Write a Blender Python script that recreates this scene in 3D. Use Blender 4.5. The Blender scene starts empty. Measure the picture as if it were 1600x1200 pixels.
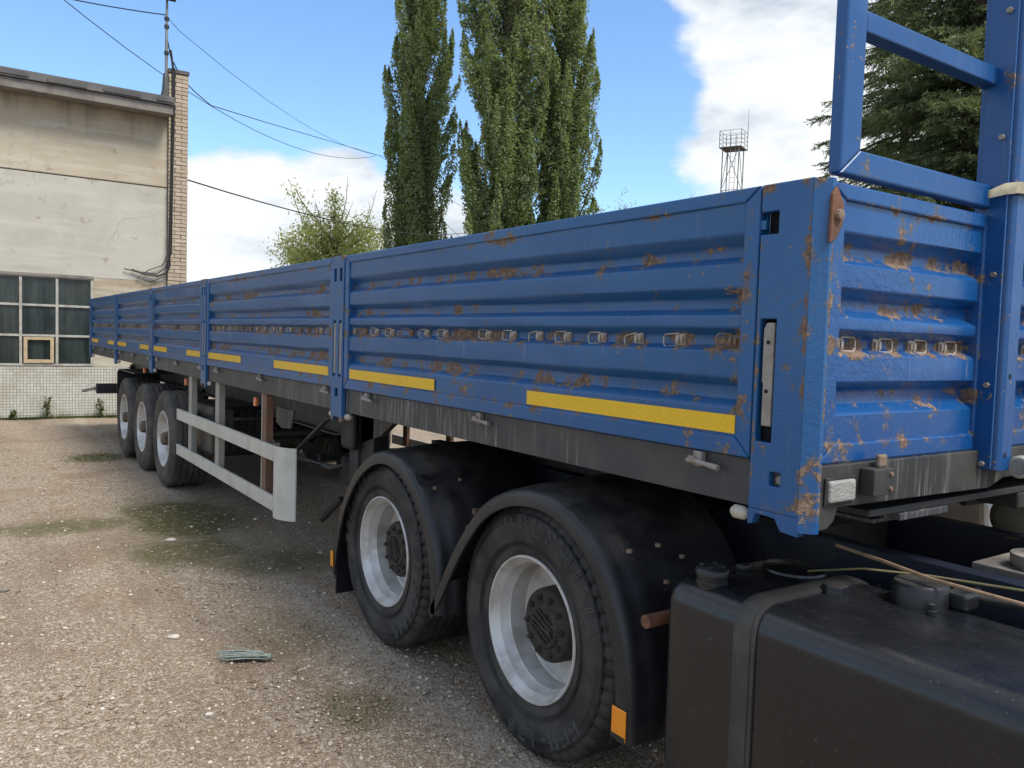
import bpy, math, random
import numpy as np
from mathutils import Vector, Matrix

# ------------------------------------------------------------------ camera, sky, sun, exposure
scn = bpy.context.scene
COL = scn.collection
R = math.radians
rng = np.random.default_rng(7)
random.seed(7)

CAM = Vector((-1.876, -1.523, 1.722)); YAW, PITCH, ROLL = .601, -.055, .031
cam = bpy.data.cameras.new('camera'); cam.sensor_width = 36; cam.lens = 36 * 1273.86 / 1600
cam.clip_start = .05; cam.clip_end = 3000
camo = bpy.data.objects.new('camera', cam); COL.objects.link(camo)
_f = Vector((math.sin(YAW) * math.cos(PITCH), math.cos(YAW) * math.cos(PITCH), math.sin(PITCH)))
_r = Vector((math.cos(YAW), -math.sin(YAW), 0)); _u = _r.cross(_f)
_r2 = _r * math.cos(ROLL) + _u * math.sin(ROLL); _u2 = -_r * math.sin(ROLL) + _u * math.cos(ROLL)
camo.matrix_world = Matrix(((_r2.x, _u2.x, -_f.x, CAM.x), (_r2.y, _u2.y, -_f.y, CAM.y), (_r2.z, _u2.z, -_f.z, CAM.z), (0, 0, 0, 1)))
scn.camera = camo

SUN_EL, SUN_AZ = 57.0, 162.0          # azimuth clockwise from +Y: the sun stands beyond the trailer's far front corner
world = bpy.data.worlds.new('World'); scn.world = world; world.use_nodes = True
sun = bpy.data.lights.new('sun', 'SUN'); sun.energy = 1.8; sun.angle = R(20); sun.color = (1, .93, .82)
suno = bpy.data.objects.new('sun', sun); COL.objects.link(suno)
sd = Vector((math.sin(R(SUN_AZ)) * math.cos(R(SUN_EL)), math.cos(R(SUN_AZ)) * math.cos(R(SUN_EL)), math.sin(R(SUN_EL))))
suno.rotation_euler = sd.to_track_quat('Z', 'Y').to_euler(); suno.location = sd * 50
vs = scn.view_settings; vs.view_transform = 'Standard'; vs.look = 'None'; vs.exposure = 1.27; vs.gamma = 1

scn.cycles.max_bounces = 5; scn.cycles.diffuse_bounces = 3; scn.cycles.glossy_bounces = 2; scn.cycles.transmission_bounces = 2; scn.cycles.transparent_max_bounces = 4
scn.cycles.caustics_reflective = False; scn.cycles.caustics_refractive = False
class NT:
    def __init__(s, tree): s.t = tree; s.n = tree.nodes; s.l = tree.links
    def new(s, typ, **kw):
        n = s.n.new(typ)
        for k, v in kw.items(): setattr(n, k, v)
        return n
    def put(s, sock, v):
        if v is None: return
        if isinstance(v, bpy.types.NodeSocket): s.l.new(v, sock)
        else:
            if sock.type == 'RGBA' and not hasattr(v, '__len__'): v = (v, v, v, 1)
            elif sock.type == 'RGBA' and len(v) == 3: v = (*v, 1)
            sock.default_value = v
    def coord(s, w='Object'): return s.new('ShaderNodeTexCoord').outputs[w]
    def map(s, v, scale=(1, 1, 1), loc=(0, 0, 0), rot=(0, 0, 0)):
        n = s.new('ShaderNodeMapping'); s.put(n.inputs[0], v); n.inputs['Location'].default_value = loc
        n.inputs['Rotation'].default_value = rot; n.inputs['Scale'].default_value = scale; return n.outputs[0]
    def noise(s, v, scale, detail=4, rough=.5, dist=0):
        n = s.new('ShaderNodeTexNoise'); s.put(n.inputs['Vector'], v); n.inputs['Scale'].default_value = scale
        n.inputs['Detail'].default_value = detail; n.inputs['Roughness'].default_value = rough; n.inputs['Distortion'].default_value = dist
        return n.outputs['Fac']
    def vor(s, v, scale, feat='F1', out='Distance'):
        n = s.new('ShaderNodeTexVoronoi', feature=feat); s.put(n.inputs['Vector'], v); n.inputs['Scale'].default_value = scale
        return n.outputs[out]
    def ramp(s, f, stops, interp='LINEAR'):
        n = s.new('ShaderNodeValToRGB'); n.color_ramp.interpolation = interp; e = n.color_ramp.elements
        while len(e) > 1: e.remove(e[-1])
        for i, (p, c) in enumerate(stops):
            if not hasattr(c, '__len__'): c = (c, c, c)
            el = e[0] if i == 0 else e.new(p)
            el.position = p; el.color = (*c, 1)
        s.put(n.inputs[0], f); return n.outputs[0]
    def mix(s, f, a, b, mode='MIX'):
        n = s.new('ShaderNodeMix', data_type='RGBA', blend_type=mode); s.put(n.inputs[0], f); s.put(n.inputs[6], a); s.put(n.inputs[7], b)
        return n.outputs[2]
    def math(s, op, a, b=None, c=None, clamp=False):
        n = s.new('ShaderNodeMath', operation=op); n.use_clamp = clamp
        s.put(n.inputs[0], a); s.put(n.inputs[1], b); s.put(n.inputs[2], c); return n.outputs[0]
    def vmath(s, op, a, b=None, out=0):
        n = s.new('ShaderNodeVectorMath', operation=op); s.put(n.inputs[0], a); s.put(n.inputs[1], b); return n.outputs[out]
    def sep(s, v):
        n = s.new('ShaderNodeSeparateXYZ'); s.put(n.inputs[0], v); return n.outputs
    def comb(s, x, y, z):
        n = s.new('ShaderNodeCombineXYZ'); s.put(n.inputs[0], x); s.put(n.inputs[1], y); s.put(n.inputs[2], z); return n.outputs[0]
    def smooth(s, v, lo, hi):
        n = s.new('ShaderNodeMapRange', interpolation_type='SMOOTHSTEP'); s.put(n.inputs[0], v)
        n.inputs[1].default_value = lo; n.inputs[2].default_value = hi; return n.outputs[0]
    def bump(s, h, strength=.3, dist=.01, normal=None):
        n = s.new('ShaderNodeBump'); s.put(n.inputs['Height'], h); n.inputs['Strength'].default_value = strength
        n.inputs['Distance'].default_value = dist; s.put(n.inputs['Normal'], normal); return n.outputs[0]

# --- world: Nishita sky with broken cumulus
def pixdir(x, y):
    d = _f + _r2 * ((x - 800) / 1273.86) + _u2 * ((600 - y) / 1273.86); return d.normalized()
W = NT(world.node_tree); W.n.clear()
sky = W.new('ShaderNodeTexSky', sky_type='NISHITA'); sky.sun_disc = False
sky.sun_elevation = R(SUN_EL); sky.sun_rotation = R(SUN_AZ); sky.air_density = 1.0; sky.dust_density = .35; sky.ozone_density = 2.0
gen = W.coord('Generated')
warp = W.map(gen, (1, 1, 2.2))
n1 = W.noise(warp, 2.6, 5, .56, 0)
n2 = W.noise(W.map(gen, (1, 1, 2.0), (3.1, 1.7, .4)), 7.0, 5, .62)
dens = W.math('ADD', n1, W.math('MULTIPLY', W.math('SUBTRACT', n2, .18), .42))
def blob(x, y, inner, outer, amt):
    global dens
    dt = W.vmath('DOT_PRODUCT', gen, tuple(pixdir(x, y)), out=1)
    m = W.smooth(dt, math.cos(R(outer)), math.cos(R(inner)))
    dens = W.math('ADD', dens, W.math('MULTIPLY', m, amt))
blob(1230, 60, 3, 18, .17); blob(1090, 120, 1, 9, .08); blob(1330, 230, 2, 12, .08); blob(1560, 40, 5, 20, .12)
blob(420, 350, 3.5, 9, .44); blob(640, 350, 3.5, 9, .42); blob(300, 380, 4, 9, .34); blob(520, 330, 3, 7, .1); blob(1500, 250, 4, 14, .2)
blob(560, 60, 6, 22, -.34); blob(150, 40, 5, 24, -.34); blob(1000, 150, 1, 6.5, -.14); blob(1030, 265, 2, 7, -.18); blob(860, 120, 3, 12, -.2)
fac = W.smooth(dens, .525, .70)
shade = W.noise(W.map(gen, (1, 1, 2.4), (.3, .9, 2.0)), 6.5, 4, .6)
ccol = W.ramp(shade, [(.33, (2.6, 2.9, 3.3)), (.46, (3.6, 3.85, 4.1)), (.60, (4.5, 4.55, 4.6))])
mixed = W.mix(fac, W.mix(1.0, sky.outputs[0], (.76, .89, 1.01), 'MULTIPLY'), ccol)
bg = W.new('ShaderNodeBackground'); bg.inputs[1].default_value = .10; W.put(bg.inputs[0], mixed)
wo = W.new('ShaderNodeOutputWorld'); W.l.new(bg.outputs[0], wo.inputs[0])

# ------------------------------------------------------------------ material helpers
MATS = {}
def new_mat(name):
    m = bpy.data.materials.new(name); m.use_nodes = True
    t = NT(m.node_tree); t.n.clear()
    b = t.new('ShaderNodeBsdfPrincipled'); o = t.new('ShaderNodeOutputMaterial'); t.l.new(b.outputs[0], o.inputs[0])
    MATS[name] = m; return t, b
def setb(t, b, color=None, rough=None, metal=None, normal=None, spec=None, coat=None):
    for k, v in (('Base Color', color), ('Roughness', rough), ('Metallic', metal), ('Normal', normal), ('Specular IOR Level', spec), ('Coat Weight', coat)):
        if v is not None: t.put(b.inputs[k], v)

RUST = [(.30, (.034, .024, .018)), (.42, (.095, .060, .042)), (.52, (.17, .108, .074)), (.66, (.29, .225, .165))]
def paint(name, base, light, ledge=0.0, amount=0.0, dust=.25, rough=.34, blister=.0, gates=()):
    t, b = new_mat(name); c = t.coord(); xyz = t.sep(c)
    big = t.noise(c, 1.3, 2, .55); mid = t.noise(c, 11, 4, .6); fine = t.noise(c, 55, 3, .65); grain = t.noise(c, 260, 2, .6)
    zr = t.math('DIVIDE', t.math('SUBTRACT', xyz[2], 1.35), .85)
    z = lambda v: (v - 1.35) / .85
    st = [(0, .0), (z(1.385), .0), (z(1.40), .55), (z(1.425), .15), (z(1.455), .9), (z(1.475), .25), (z(1.54), .3), (z(1.56), .9), (z(1.60), .75), (z(1.615), 0), (z(1.69), 0),
          (z(1.708), 1.0), (z(1.720), 1.0), (z(1.752), 1.0), (z(1.765), .0), (z(1.81), .1), (z(1.83), .75), (z(1.862), .6), (z(1.875), 0), (z(1.955), .05), (z(1.98), .85), (z(2.012), .75), (z(2.03), 0), (z(2.105), .0), (z(2.132), .75), (z(2.142), .1), (z(2.165), .1), (1, .35)]
    led = t.ramp(zr, st)
    if ledge > .1: led = t.math('MAXIMUM', led, t.math('MULTIPLY', t.math('MULTIPLY', t.smooth(xyz[1], .16, .06), t.smooth(xyz[1], .0, .05)), .95))
    if not ledge: led = 0.0
    for (ax, lo, hi) in gates:         # seams and free edges where the paint has failed first
        m_, w_ = (lo + hi) / 2, (hi - lo) / 2
        gd = t.smooth(t.math('ABSOLUTE', t.math('SUBTRACT', xyz[ax], m_)), w_ * 1.6, w_ * .5)
        led = gd if isinstance(led, float) else t.math('MAXIMUM', led, gd)
    if isinstance(led, float): led = t.math('ADD', 0.0, 0.0)
    elif gates and not ledge: ledge = .12
    v = t.math('ADD', t.math('MULTIPLY', mid, .78), t.math('MULTIPLY', fine, .26))
    v = t.math('ADD', v, t.math('MULTIPLY', big, .34))
    v = t.math('ADD', v, t.math('MULTIPLY', led, ledge))
    rust = t.smooth(v, .815 - amount, .845 - amount)
    edge = t.smooth(v, .755 - amount, .825 - amount)
    spots = t.math('MULTIPLY', t.smooth(fine, .64, .68), t.smooth(mid, .49, .60))
    rust = t.math('MAXIMUM', rust, spots)
    rc = t.ramp(t.math('ADD', t.math('MULTIPLY', fine, .6), t.math('MULTIPLY', grain, .4)), RUST)
    bc = t.mix(t.smooth(big, .35, .7), base, light)
    bc = t.mix(t.math('MULTIPLY', t.smooth(t.noise(t.map(c, (1.6, 1.6, 3.2)), 1.0, 3, .55), .56, .70), .30), bc, (.055, .135, .36))
    streak = t.noise(t.map(c, (26, 26, 1.6)), 1.0, 3, .6)
    bc = t.mix(t.math('MULTIPLY', t.smooth(streak, .5, .75), dust), bc, (.16, .17, .17))
    chalk = t.noise(t.map(c, (70, 70, 2.2)), 1.0, 3, .5)
    ringz = t.ramp(zr, [(0, 0), (z(1.62), 0), (z(1.70), .8), (z(1.715), .8), (z(1.72), 0)])
    bc = t.mix(t.math('MULTIPLY', t.math('MULTIPLY', t.smooth(chalk, .66, .74), ringz), .6 if ledge and not gates else 0.0), bc, (.5, .52, .55))
    bc = t.mix(t.math('MULTIPLY', edge, .55), bc, (.10, .085, .065))
    col = t.mix(rust, bc, rc)
    h = t.math('ADD', t.math('MULTIPLY', rust, t.math('ADD', t.math('MULTIPLY', grain, .7), .35)), 0.0)
    if blister: h = t.math('ADD', h, t.math('MULTIPLY', t.math('MULTIPLY', t.noise(c, 48, 2, .55, .6), t.smooth(t.noise(c, 3.2, 2, .5), .43, .56)), blister * 2.6))
    nrm = t.bump(h, .42, .0045)
    rg = t.mix(rust, t.mix(fine, rough - .05, rough + .16), .9)
    setb(t, b, col, rg, 0, nrm, .5)
    return MATS[name]
BLUE, BLUEL = (.008, .078, .225), (.014, .098, .26)
paint('board_blue', BLUE, BLUEL, ledge=.160, amount=-.036, dust=.10, rough=.30)
paint('post_blue', (.006, .078, .235), BLUEL, ledge=0, amount=-.02, blister=.0, gates=((2, 1.19, 1.23), (2, 2.16, 2.19)), dust=.10, rough=.30)
paint('frame_blue', (.006, .078, .24), BLUEL, ledge=.130, amount=-.026, dust=.10, rough=.30)
paint('front_blue', (.004, .060, .215), (.006, .074, .245), ledge=.150, amount=-.034, blister=.5, dust=.08, rough=.22)
paint('gate_blue', (.005, .063, .215), (.007, .075, .24), ledge=0, amount=-.05, dust=.1, rough=.3)
paint('corner_blue', (.006, .075, .235), BLUEL, ledge=0, amount=-.02, blister=.3, gates=((1, -.012, .004), (1, -.172, -.155), (2, 1.21, 1.30), (2, 2.15, 2.18)), dust=.08, rough=.28)

paint('rusted_blue', (.006, .075, .235), BLUEL, ledge=0, amount=.055, blister=.35, dust=.15, rough=.32)
paint('worn_blue', (.006, .075, .235), BLUEL, ledge=0, amount=.0, blister=.3, dust=.1, rough=.3, gates=((2, 1.21, 1.45), (2, 2.12, 2.18), (0, .038, .05)))
def grimy(name, base, grime, rough=.5, k=.5, streaks=0, bumpk=.15, spec=.5, scl=1.0, speck=0, settle=0):
    t, b = new_mat(name); c = t.coord()
    n = t.noise(c, 4 * scl, 6, .6); f = t.noise(c, 40 * scl, 5, .6)
    col = t.mix(t.math('MULTIPLY', t.smooth(n, .42, .7), k), base, grime)
    if streaks:
        s = t.noise(t.map(c, (46, 46, 2.6)), 1.0, 5, .7)
        s2 = t.smooth(t.noise(c, 1.1, 3, .5), .36, .58)
        col = t.mix(t.math('MULTIPLY', t.math('MULTIPLY', t.smooth(s, .50, .68), s2), streaks), col, (.34, .34, .33))
    if settle:                         # road dust lying on upward faces
        nz = t.sep(t.new('ShaderNodeNewGeometry').outputs['Normal'])[2]
        col = t.mix(t.math('MULTIPLY', t.math('MULTIPLY', t.smooth(nz, .45, 1.0), t.smooth(t.noise(c, 7, 5, .65), .35, .7)), settle), col, (.085, .082, .078))
    if speck:
        col = t.mix(t.math('MULTIPLY', t.smooth(t.noise(c, 120, 2, .5), .72, .76), speck), col, (.5, .5, .48))
        sc = t.smooth(t.noise(t.map(c, (6, 60, 6), rot=(.3, .2, .7)), 1.0, 4, .7), .70, .74)
        col = t.mix(t.math('MULTIPLY', sc, speck * .4), col, (.28, .28, .28))
    setb(t, b, col, t.mix(f, max(rough - .1, .05), min(rough + .15, 1)), 0, t.bump(f, bumpk, .003), spec)
grimy('black_plastic', (.0085, .0095, .0125), (.034, .034, .035), .38, .45, spec=.5, speck=.35, settle=.6)
grimy('tank_plastic', (.0075, .0087, .012), (.016, .017, .020), .25, .35, bumpk=.03, spec=.55, speck=.2, settle=.1)
grimy('strap_rubber', (.03, .03, .03), (.09, .08, .065), .6, .6)
grimy('chassis_grey', (.036, .038, .042), (.07, .067, .062), .5, .6, streaks=.5)
grimy('chassis_black', (.018, .019, .022), (.05, .045, .04), .55, .5)
grimy('front_beam_black', (.02, .021, .022), (.075, .07, .06), .5, .5, streaks=.6)
grimy('frame_navy', (.007, .012, .028), (.03, .028, .03), .45, .35)
grimy('guard_white', (.52, .52, .47), (.36, .34, .29), .45, .6, bumpk=.08)
grimy('guard_post', (.34, .33, .29), (.22, .2, .17), .5, .6)
grimy('rust_post', (.16, .085, .055), (.25, .16, .1), .75, .6)
grimy('galv_steel', (.27, .25, .225), (.15, .115, .085), .5, .7, scl=3)
grimy('ring_steel', (.40, .37, .33), (.20, .12, .07), .5, .9, scl=4)
grimy('knob_cream', (.43, .405, .35), (.28, .24, .185), .45, .6, scl=5)
grimy('rusty_steel', (.19, .15, .12), (.20, .09, .04), .7, .85, scl=5, bumpk=.5)
grimy('rusty_pipe', (.17, .075, .04), (.06, .035, .025), .75, .8, scl=5, bumpk=.5)
grimy('hub_black', (.020, .018, .017), (.06, .045, .034), .65, .8, scl=6, bumpk=.6)
grimy('hub_brown', (.13, .10, .075), (.07, .05, .035), .7, .8, scl=5)
grimy('cable_black', (.02, .02, .022), (.04, .04, .04), .6, .3)
grimy('tower_steel', (.21, .235, .23), (.10, .09, .08), .6, .5)
grimy('platform_dark', (.05, .045, .04), (.08, .07, .06), .8, .5)
grimy('webbing', (.42, .38, .27), (.25, .22, .15), .85, .7, scl=6)
grimy('white_plastic', (.68, .68, .66), (.45, .43, .4), .5, .4)
grimy('tank_brown', (.15, .12, .09), (.07, .06, .05), .6, .7)
grimy('copper_rod', (.30, .20, .13), (.15, .09, .05), .55, .7, scl=6)
grimy('green_wire', (.17, .17, .07), (.2, .13, .08), .55, .7, scl=2)
grimy('roof_felt', (.085, .085, .088), (.16, .157, .15), .9, .6, scl=.6, bumpk=.4)
grimy('concrete_dark', (.22, .20, .18), (.09, .085, .08), .9, .7, scl=.8)
grimy('frame_wood', (.40, .39, .35), (.24, .22, .18), .75, .7, scl=2)
grimy('vent_wood', (.46, .36, .22), (.28, .22, .15), .8, .7, scl=3)
grimy('stone_pale', (.56, .53, .47), (.38, .34, .28), .85, .6, scl=12, bumpk=.5)
grimy('brush_fibre', (.20, .235, .215), (.34, .36, .32), .8, .8, scl=10)
grimy('bark', (.17, .155, .125), (.09, .08, .065), .9, .6, scl=1.5, bumpk=.6)
grimy('bark_dark', (.06, .05, .04), (.035, .03, .026), .9, .6, scl=1.5, bumpk=.6)
grimy('bed_plank', (.16, .12, .08), (.09, .07, .05), .8, .6)

t, b = new_mat('rubber'); c = t.coord(); n = t.noise(c, 6, 6, .6); f = t.noise(c, 70, 4, .6)
col = t.mix(t.math('MULTIPLY', t.smooth(n, .36, .64), .75), (.014, .0145, .016), (.058, .056, .053))
setb(t, b, col, t.mix(f, .5, .75), 0, t.bump(f, .18, .002), .4)
t, b = new_mat('rubber_dusty'); c = t.coord(); n = t.noise(c, 5, 6, .6); f = t.noise(c, 60, 4, .6)
col = t.mix(t.math('MULTIPLY', t.smooth(n, .35, .65), .7), (.045, .044, .043), (.115, .105, .092))
setb(t, b, col, t.mix(f, .65, .85), 0, t.bump(f, .2, .003), .3)
t, b = new_mat('letter_rubber'); setb(t, b, (.075, .075, .074), .6)
t, b = new_mat('rim_silver'); c = t.coord(); n = t.noise(c, 7, 6, .6); f = t.noise(c, 60, 5, .6)
col = t.mix(t.math('MULTIPLY', t.smooth(n, .42, .66), .6), (.58, .58, .575), (.27, .24, .20))
col = t.mix(t.math('MULTIPLY', t.smooth(f, .66, .72), .6), col, (.2, .12, .07))
setb(t, b, col, t.mix(n, .33, .55), .35, t.bump(f, .06, .002))
t, b = new_mat('tape_yellow'); c = t.coord(); v = t.vor(t.map(c, (90, 90, 90)), 1.0); n = t.noise(c, 5, 5, .6)
col = t.mix(t.smooth(v, .25, .5), (.78, .50, .014), (.72, .44, .012))
col = t.mix(t.math('MULTIPLY', t.smooth(n, .5, .75), .3), col, (.45, .31, .06))
setb(t, b, col, .32, 0)
t, b = new_mat('reflector_orange'); setb(t, b, (.80, .27, .015), .25, 0, None, .6)
t, b = new_mat('lamp_orange'); setb(t, b, (.75, .25, .10), .3)
t, b = new_mat('lamp_lens'); c = t.coord(); n = t.noise(c, 20, 4, .6)
setb(t, b, t.mix(n, (.22, .22, .21), (.36, .36, .34)), .3, 0, t.bump(t.vor(t.map(c, (140, 140, 140)), 1), .5, .003))
t, b = new_mat('void_shade'); setb(t, b, (.008, .008, .009), .9)  # near-black colour standing in for shade inside holes, slots and the room

# building
def plaster(name, a, bcol, stain, topdark):
    t, b = new_mat(name); c = t.coord()
    n = t.noise(c, .8, 6, .6, .4); m = t.noise(c, 5, 6, .6); f = t.noise(c, 60, 4, .6)
    col = t.mix(t.smooth(n, .35, .65), a, bcol)
    h = t.noise(t.map(c, (.7, .7, 7)), 1.0, 5, .6)
    col = t.mix(t.math('MULTIPLY', t.smooth(h, .46, .66), .55), col, (.52, .50, .43))
    cr = t.math('MULTIPLY', t.smooth(t.vor(t.map(t.vmath('ADD', c, t.vmath('MULTIPLY', t.comb(m, m, m), (.5, .5, .5))), (.9, .9, .6)), 1.0, 'DISTANCE_TO_EDGE'), .012, .002), t.smooth(n, .5, .6))
    col = t.mix(t.math('MULTIPLY', cr, .3), col, (.16, .14, .11))
    s = t.noise(t.map(c, (5, 5, .5)), 1.0, 6, .6)
    z = t.sep(c)[2]
    drip = t.math('MULTIPLY', t.smooth(t.math('ADD', z, t.math('MULTIPLY', s, 1.5)), topdark, topdark + .85), .85)
    col = t.mix(drip, col, stain)
    col = t.mix(t.math('MULTIPLY', t.smooth(m, .63, .70), .5), col, (.24, .20, .15))
    setb(t, b, col, .92, 0, t.bump(t.math('ADD', m, t.math('MULTIPLY', f, .3)), .35, .015), .2)
plaster('plaster_upper', (.41, .355, .27), (.46, .405, .315), (.13, .115, .095), 6.2)
plaster('plaster_lower', (.40, .385, .33), (.47, .455, .40), (.22, .2, .17), 9)
plaster('plaster_patch', (.46, .42, .33), (.36, .30, .22), (.2, .2, .2), 9)
t, b = new_mat('brick_beige'); c = t.coord('Object'); ri = t.new('ShaderNodeObjectInfo').outputs['Random']
n = t.noise(c, 12, 5, .6)
col = t.mix(ri, (.39, .325, .245), (.49, .42, .335)); col = t.mix(t.math('MULTIPLY', t.smooth(n, .5, .7), .5), col, (.30, .23, .16))
setb(t, b, col, .9, 0, t.bump(t.noise(c, 60, 4), .3, .006), .2)
t, b = new_mat('mortar'); setb(t, b, (.15, .13, .105), .95)
t, b = new_mat('mosaic_tile'); c = t.coord(); xyz = t.sep(c)
def gridline(v, s, w): 
    fr = t.math('FRACT', t.math('MULTIPLY', v, s)); return t.math('LESS_THAN', fr, w)
g = t.math('MAXIMUM', gridline(xyz[0], 19, .15), gridline(xyz[2], 19, .15))
cell = t.new('ShaderNodeTexWhiteNoise', noise_dimensions='3D')
t.put(cell.inputs[0], t.comb(t.math('FLOOR', t.math('MULTIPLY', xyz[0], 19)), 0.0, t.math('FLOOR', t.math('MULTIPLY', xyz[2], 19))))
n = t.noise(c, 1.4, 6, .65)
tc = t.mix(cell.outputs[0], (.46, .455, .41), (.56, .555, .51)); tc = t.mix(t.math('MULTIPLY', t.smooth(n, .42, .64), .7), tc, (.36, .33, .24))
setb(t, b, t.mix(g, tc, (.20, .185, .15)), t.mix(g, .45, .9), 0, t.bump(t.math('SUBTRACT', 1.0, g), .4, .004))
t, b = new_mat('pane_glass'); c = t.coord(); n = t.noise(c, 1.5, 5, .6); s = t.noise(t.map(c, (9, 9, .6)), 1.0, 5, .6)
col = t.mix(t.smooth(s, .4, .7), (.012, .018, .018), (.034, .046, .045)); col = t.mix(t.math('MULTIPLY', t.smooth(n, .5, .75), .4), col, (.09, .1, .09))
setb(t, b, col, t.mix(n, .08, .3), 0, t.bump(t.noise(c, 2, 2), .04, .05), .5)
t, b = new_mat('flood_glass'); setb(t, b, (.75, .72, .62), .25)

# ground
t, b = new_mat('gravel_yard'); c = t.coord(); xyz = t.sep(c)
big = t.noise(c, .32, 5, .55, .3); mid = t.noise(c, 1.7, 6, .62); fine = t.noise(c, 16, 5, .7)
v1 = t.vor(c, 58, out='Color'); v1d = t.vor(c, 58); v2 = t.vor(c, 150, out='Color'); v2d = t.vor(c, 150)
s1 = t.sep(v1)[0]; s2 = t.sep(v2)[1]
soil = t.mix(t.smooth(big, .38, .62), (.25, .187, .130), (.325, .255, .183))
soil = t.mix(t.math('MULTIPLY', t.smooth(mid, .45, .68), .75), soil, (.215, .165, .12))
stones = t.ramp(s2, [(0, (.11, .08, .055)), (.35, (.26, .205, .15)), (.7, (.43, .37, .29)), (1, (.62, .58, .50))])
stones1 = t.ramp(s1, [(0, (.15, .115, .085)), (.4, (.27, .215, .16)), (.75, (.40, .345, .275)), (1, (.56, .52, .45))])
col = t.mix(t.math('MULTIPLY', t.smooth(t.sep(v2)[0], .35, .5), .72), soil, stones)
col = t.mix(t.math('MULTIPLY', t.smooth(t.sep(v1)[2], .62, .68), .8), col, stones1)
col = t.mix(t.math('MULTIPLY', t.smooth(t.noise(c, .75, 4, .6, .6), .50, .64), .42), col, (.185, .120, .078))
wear = t.noise(t.map(c, (1.1, .16, 1), rot=(0, 0, .12)), 1.0, 5, .6)
col = t.mix(t.math('MULTIPLY', t.smooth(wear, .50, .66), .45), col, (.155, .122, .09))
line = t.math('ABSOLUTE', t.math('SUBTRACT', xyz[0], t.math('ADD', .02, t.math('MULTIPLY', t.math('SUBTRACT', mid, .5), .5))))
col = t.mix(t.math('MULTIPLY', t.math('MULTIPLY', t.smooth(line, .16, .03), t.smooth(fine, .38, .55)), .55), col, (.46, .40, .32))
moss = None
for (mx, my, rx, ry, a) in ((-.15, 6.2, .65, 1.4, 1.0), (-.35, 5.1, .6, .6, .85), (-.3, 10.4, .45, .5, .9), (-.33, 1.9, .22, .28, .55), (.1, 4.5, .55, .55, .75), (-1.1, 6.4, 1.0, .45, .75), (-.3, 3.0, .35, .45, .35)):
    d = t.vmath('LENGTH', t.vmath('MULTIPLY', t.vmath('SUBTRACT', c, (mx, my, 0)), (1 / rx, 1 / ry, 0)), out=1)
    k = t.math('MULTIPLY', t.smooth(t.math('ADD', d, t.math('MULTIPLY', mid, 1.3)), 1.75, 1.0), a)
    moss = k if moss is None else t.math('MAXIMUM', moss, k)
moss = t.math('MULTIPLY', moss, t.smooth(fine, .28, .50))
col = t.mix(moss, col, t.mix(fine, (.055, .058, .020), (.105, .098, .042)))
hh = t.math('ADD', t.math('MULTIPLY', t.smooth(v1d, .6, .1), .7), t.math('ADD', t.math('MULTIPLY', t.smooth(v2d, .6, .1), .35), t.math('MULTIPLY', fine, .8)))
setb(t, b, col, .95, 0, t.bump(hh, .75, .010), .15)
t, b = new_mat('gravel_stone'); at = t.new('ShaderNodeAttribute', attribute_name='tint')
setb(t, b, t.ramp(at.outputs['Fac'], [(0, (.15, .115, .085)), (.3, (.275, .212, .15)), (.65, (.44, .365, .275)), (.9, (.60, .54, .45)), (1, (.74, .70, .62))]), .9, 0, None, .2)

def leafmat(name, stops, trans=.3, rough=.55):
    m = bpy.data.materials.new(name); m.use_nodes = True; t = NT(m.node_tree); t.n.clear(); MATS[name] = m
    at = t.new('ShaderNodeAttribute', attribute_name='tint'); col = t.ramp(at.outputs['Fac'], stops)
    p = t.new('ShaderNodeBsdfPrincipled'); setb(t, p, col, rough, 0, None, .35)
    tr = t.new('ShaderNodeBsdfTranslucent'); t.put(tr.inputs[0], t.mix(1.0, col, (1.2, 1.25, .6), 'MULTIPLY'))
    ms = t.new('ShaderNodeMixShader'); ms.inputs[0].default_value = trans
    t.l.new(p.outputs[0], ms.inputs[1]); t.l.new(tr.outputs[0], ms.inputs[2])
    o = t.new('ShaderNodeOutputMaterial'); t.l.new(ms.outputs[0], o.inputs[0])
leafmat('poplar_leaf', [(0, (.13, .175, .078)), (.5, (.21, .265, .125)), (.85, (.27, .32, .16)), (1, (.36, .39, .22))], .45)
leafmat('willow_leaf', [(0, (.19, .22, .075)), (.5, (.31, .335, .12)), (1, (.43, .43, .19))], .42)
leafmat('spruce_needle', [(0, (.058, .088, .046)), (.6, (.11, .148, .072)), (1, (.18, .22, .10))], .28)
leafmat('weed_leaf', [(0, (.05, .07, .02)), (.6, (.09, .115, .035)), (1, (.16, .17, .06))])

# ------------------------------------------------------------------ object helpers
def T(*v): return Matrix.Translation(v)
def thing(name, label, cat, loc, group=None):
    o = bpy.data.objects.new(name, None); COL.objects.link(o); o.location = loc; o.empty_display_size = .2
    tag(o, label, cat, group); return o
def tag(o, label=None, cat=None, group=None, kind=None):
    for k, v in (('label', label), ('category', cat), ('group', group), ('kind', kind)):
        if v: o[k] = v
    return o
def wloc(o):
    v = Vector((0, 0, 0))
    while o is not None: v += o.location; o = o.parent
    return v
def attach(o, parent):
    """child whose own data/location are given in world axes; parents here are only ever translated"""
    if parent is not None:
        o.parent = parent
        base = Vector((0, 0, 0)); q = parent
        chain = T(0, 0, 0)
        o.matrix_parent_inverse = T(*(-OFF[parent.name])) if parent.name in OFF else T(0, 0, 0)
OFF = {}
def register(o): OFF[o.name] = Vector(o.location); return o

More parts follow.
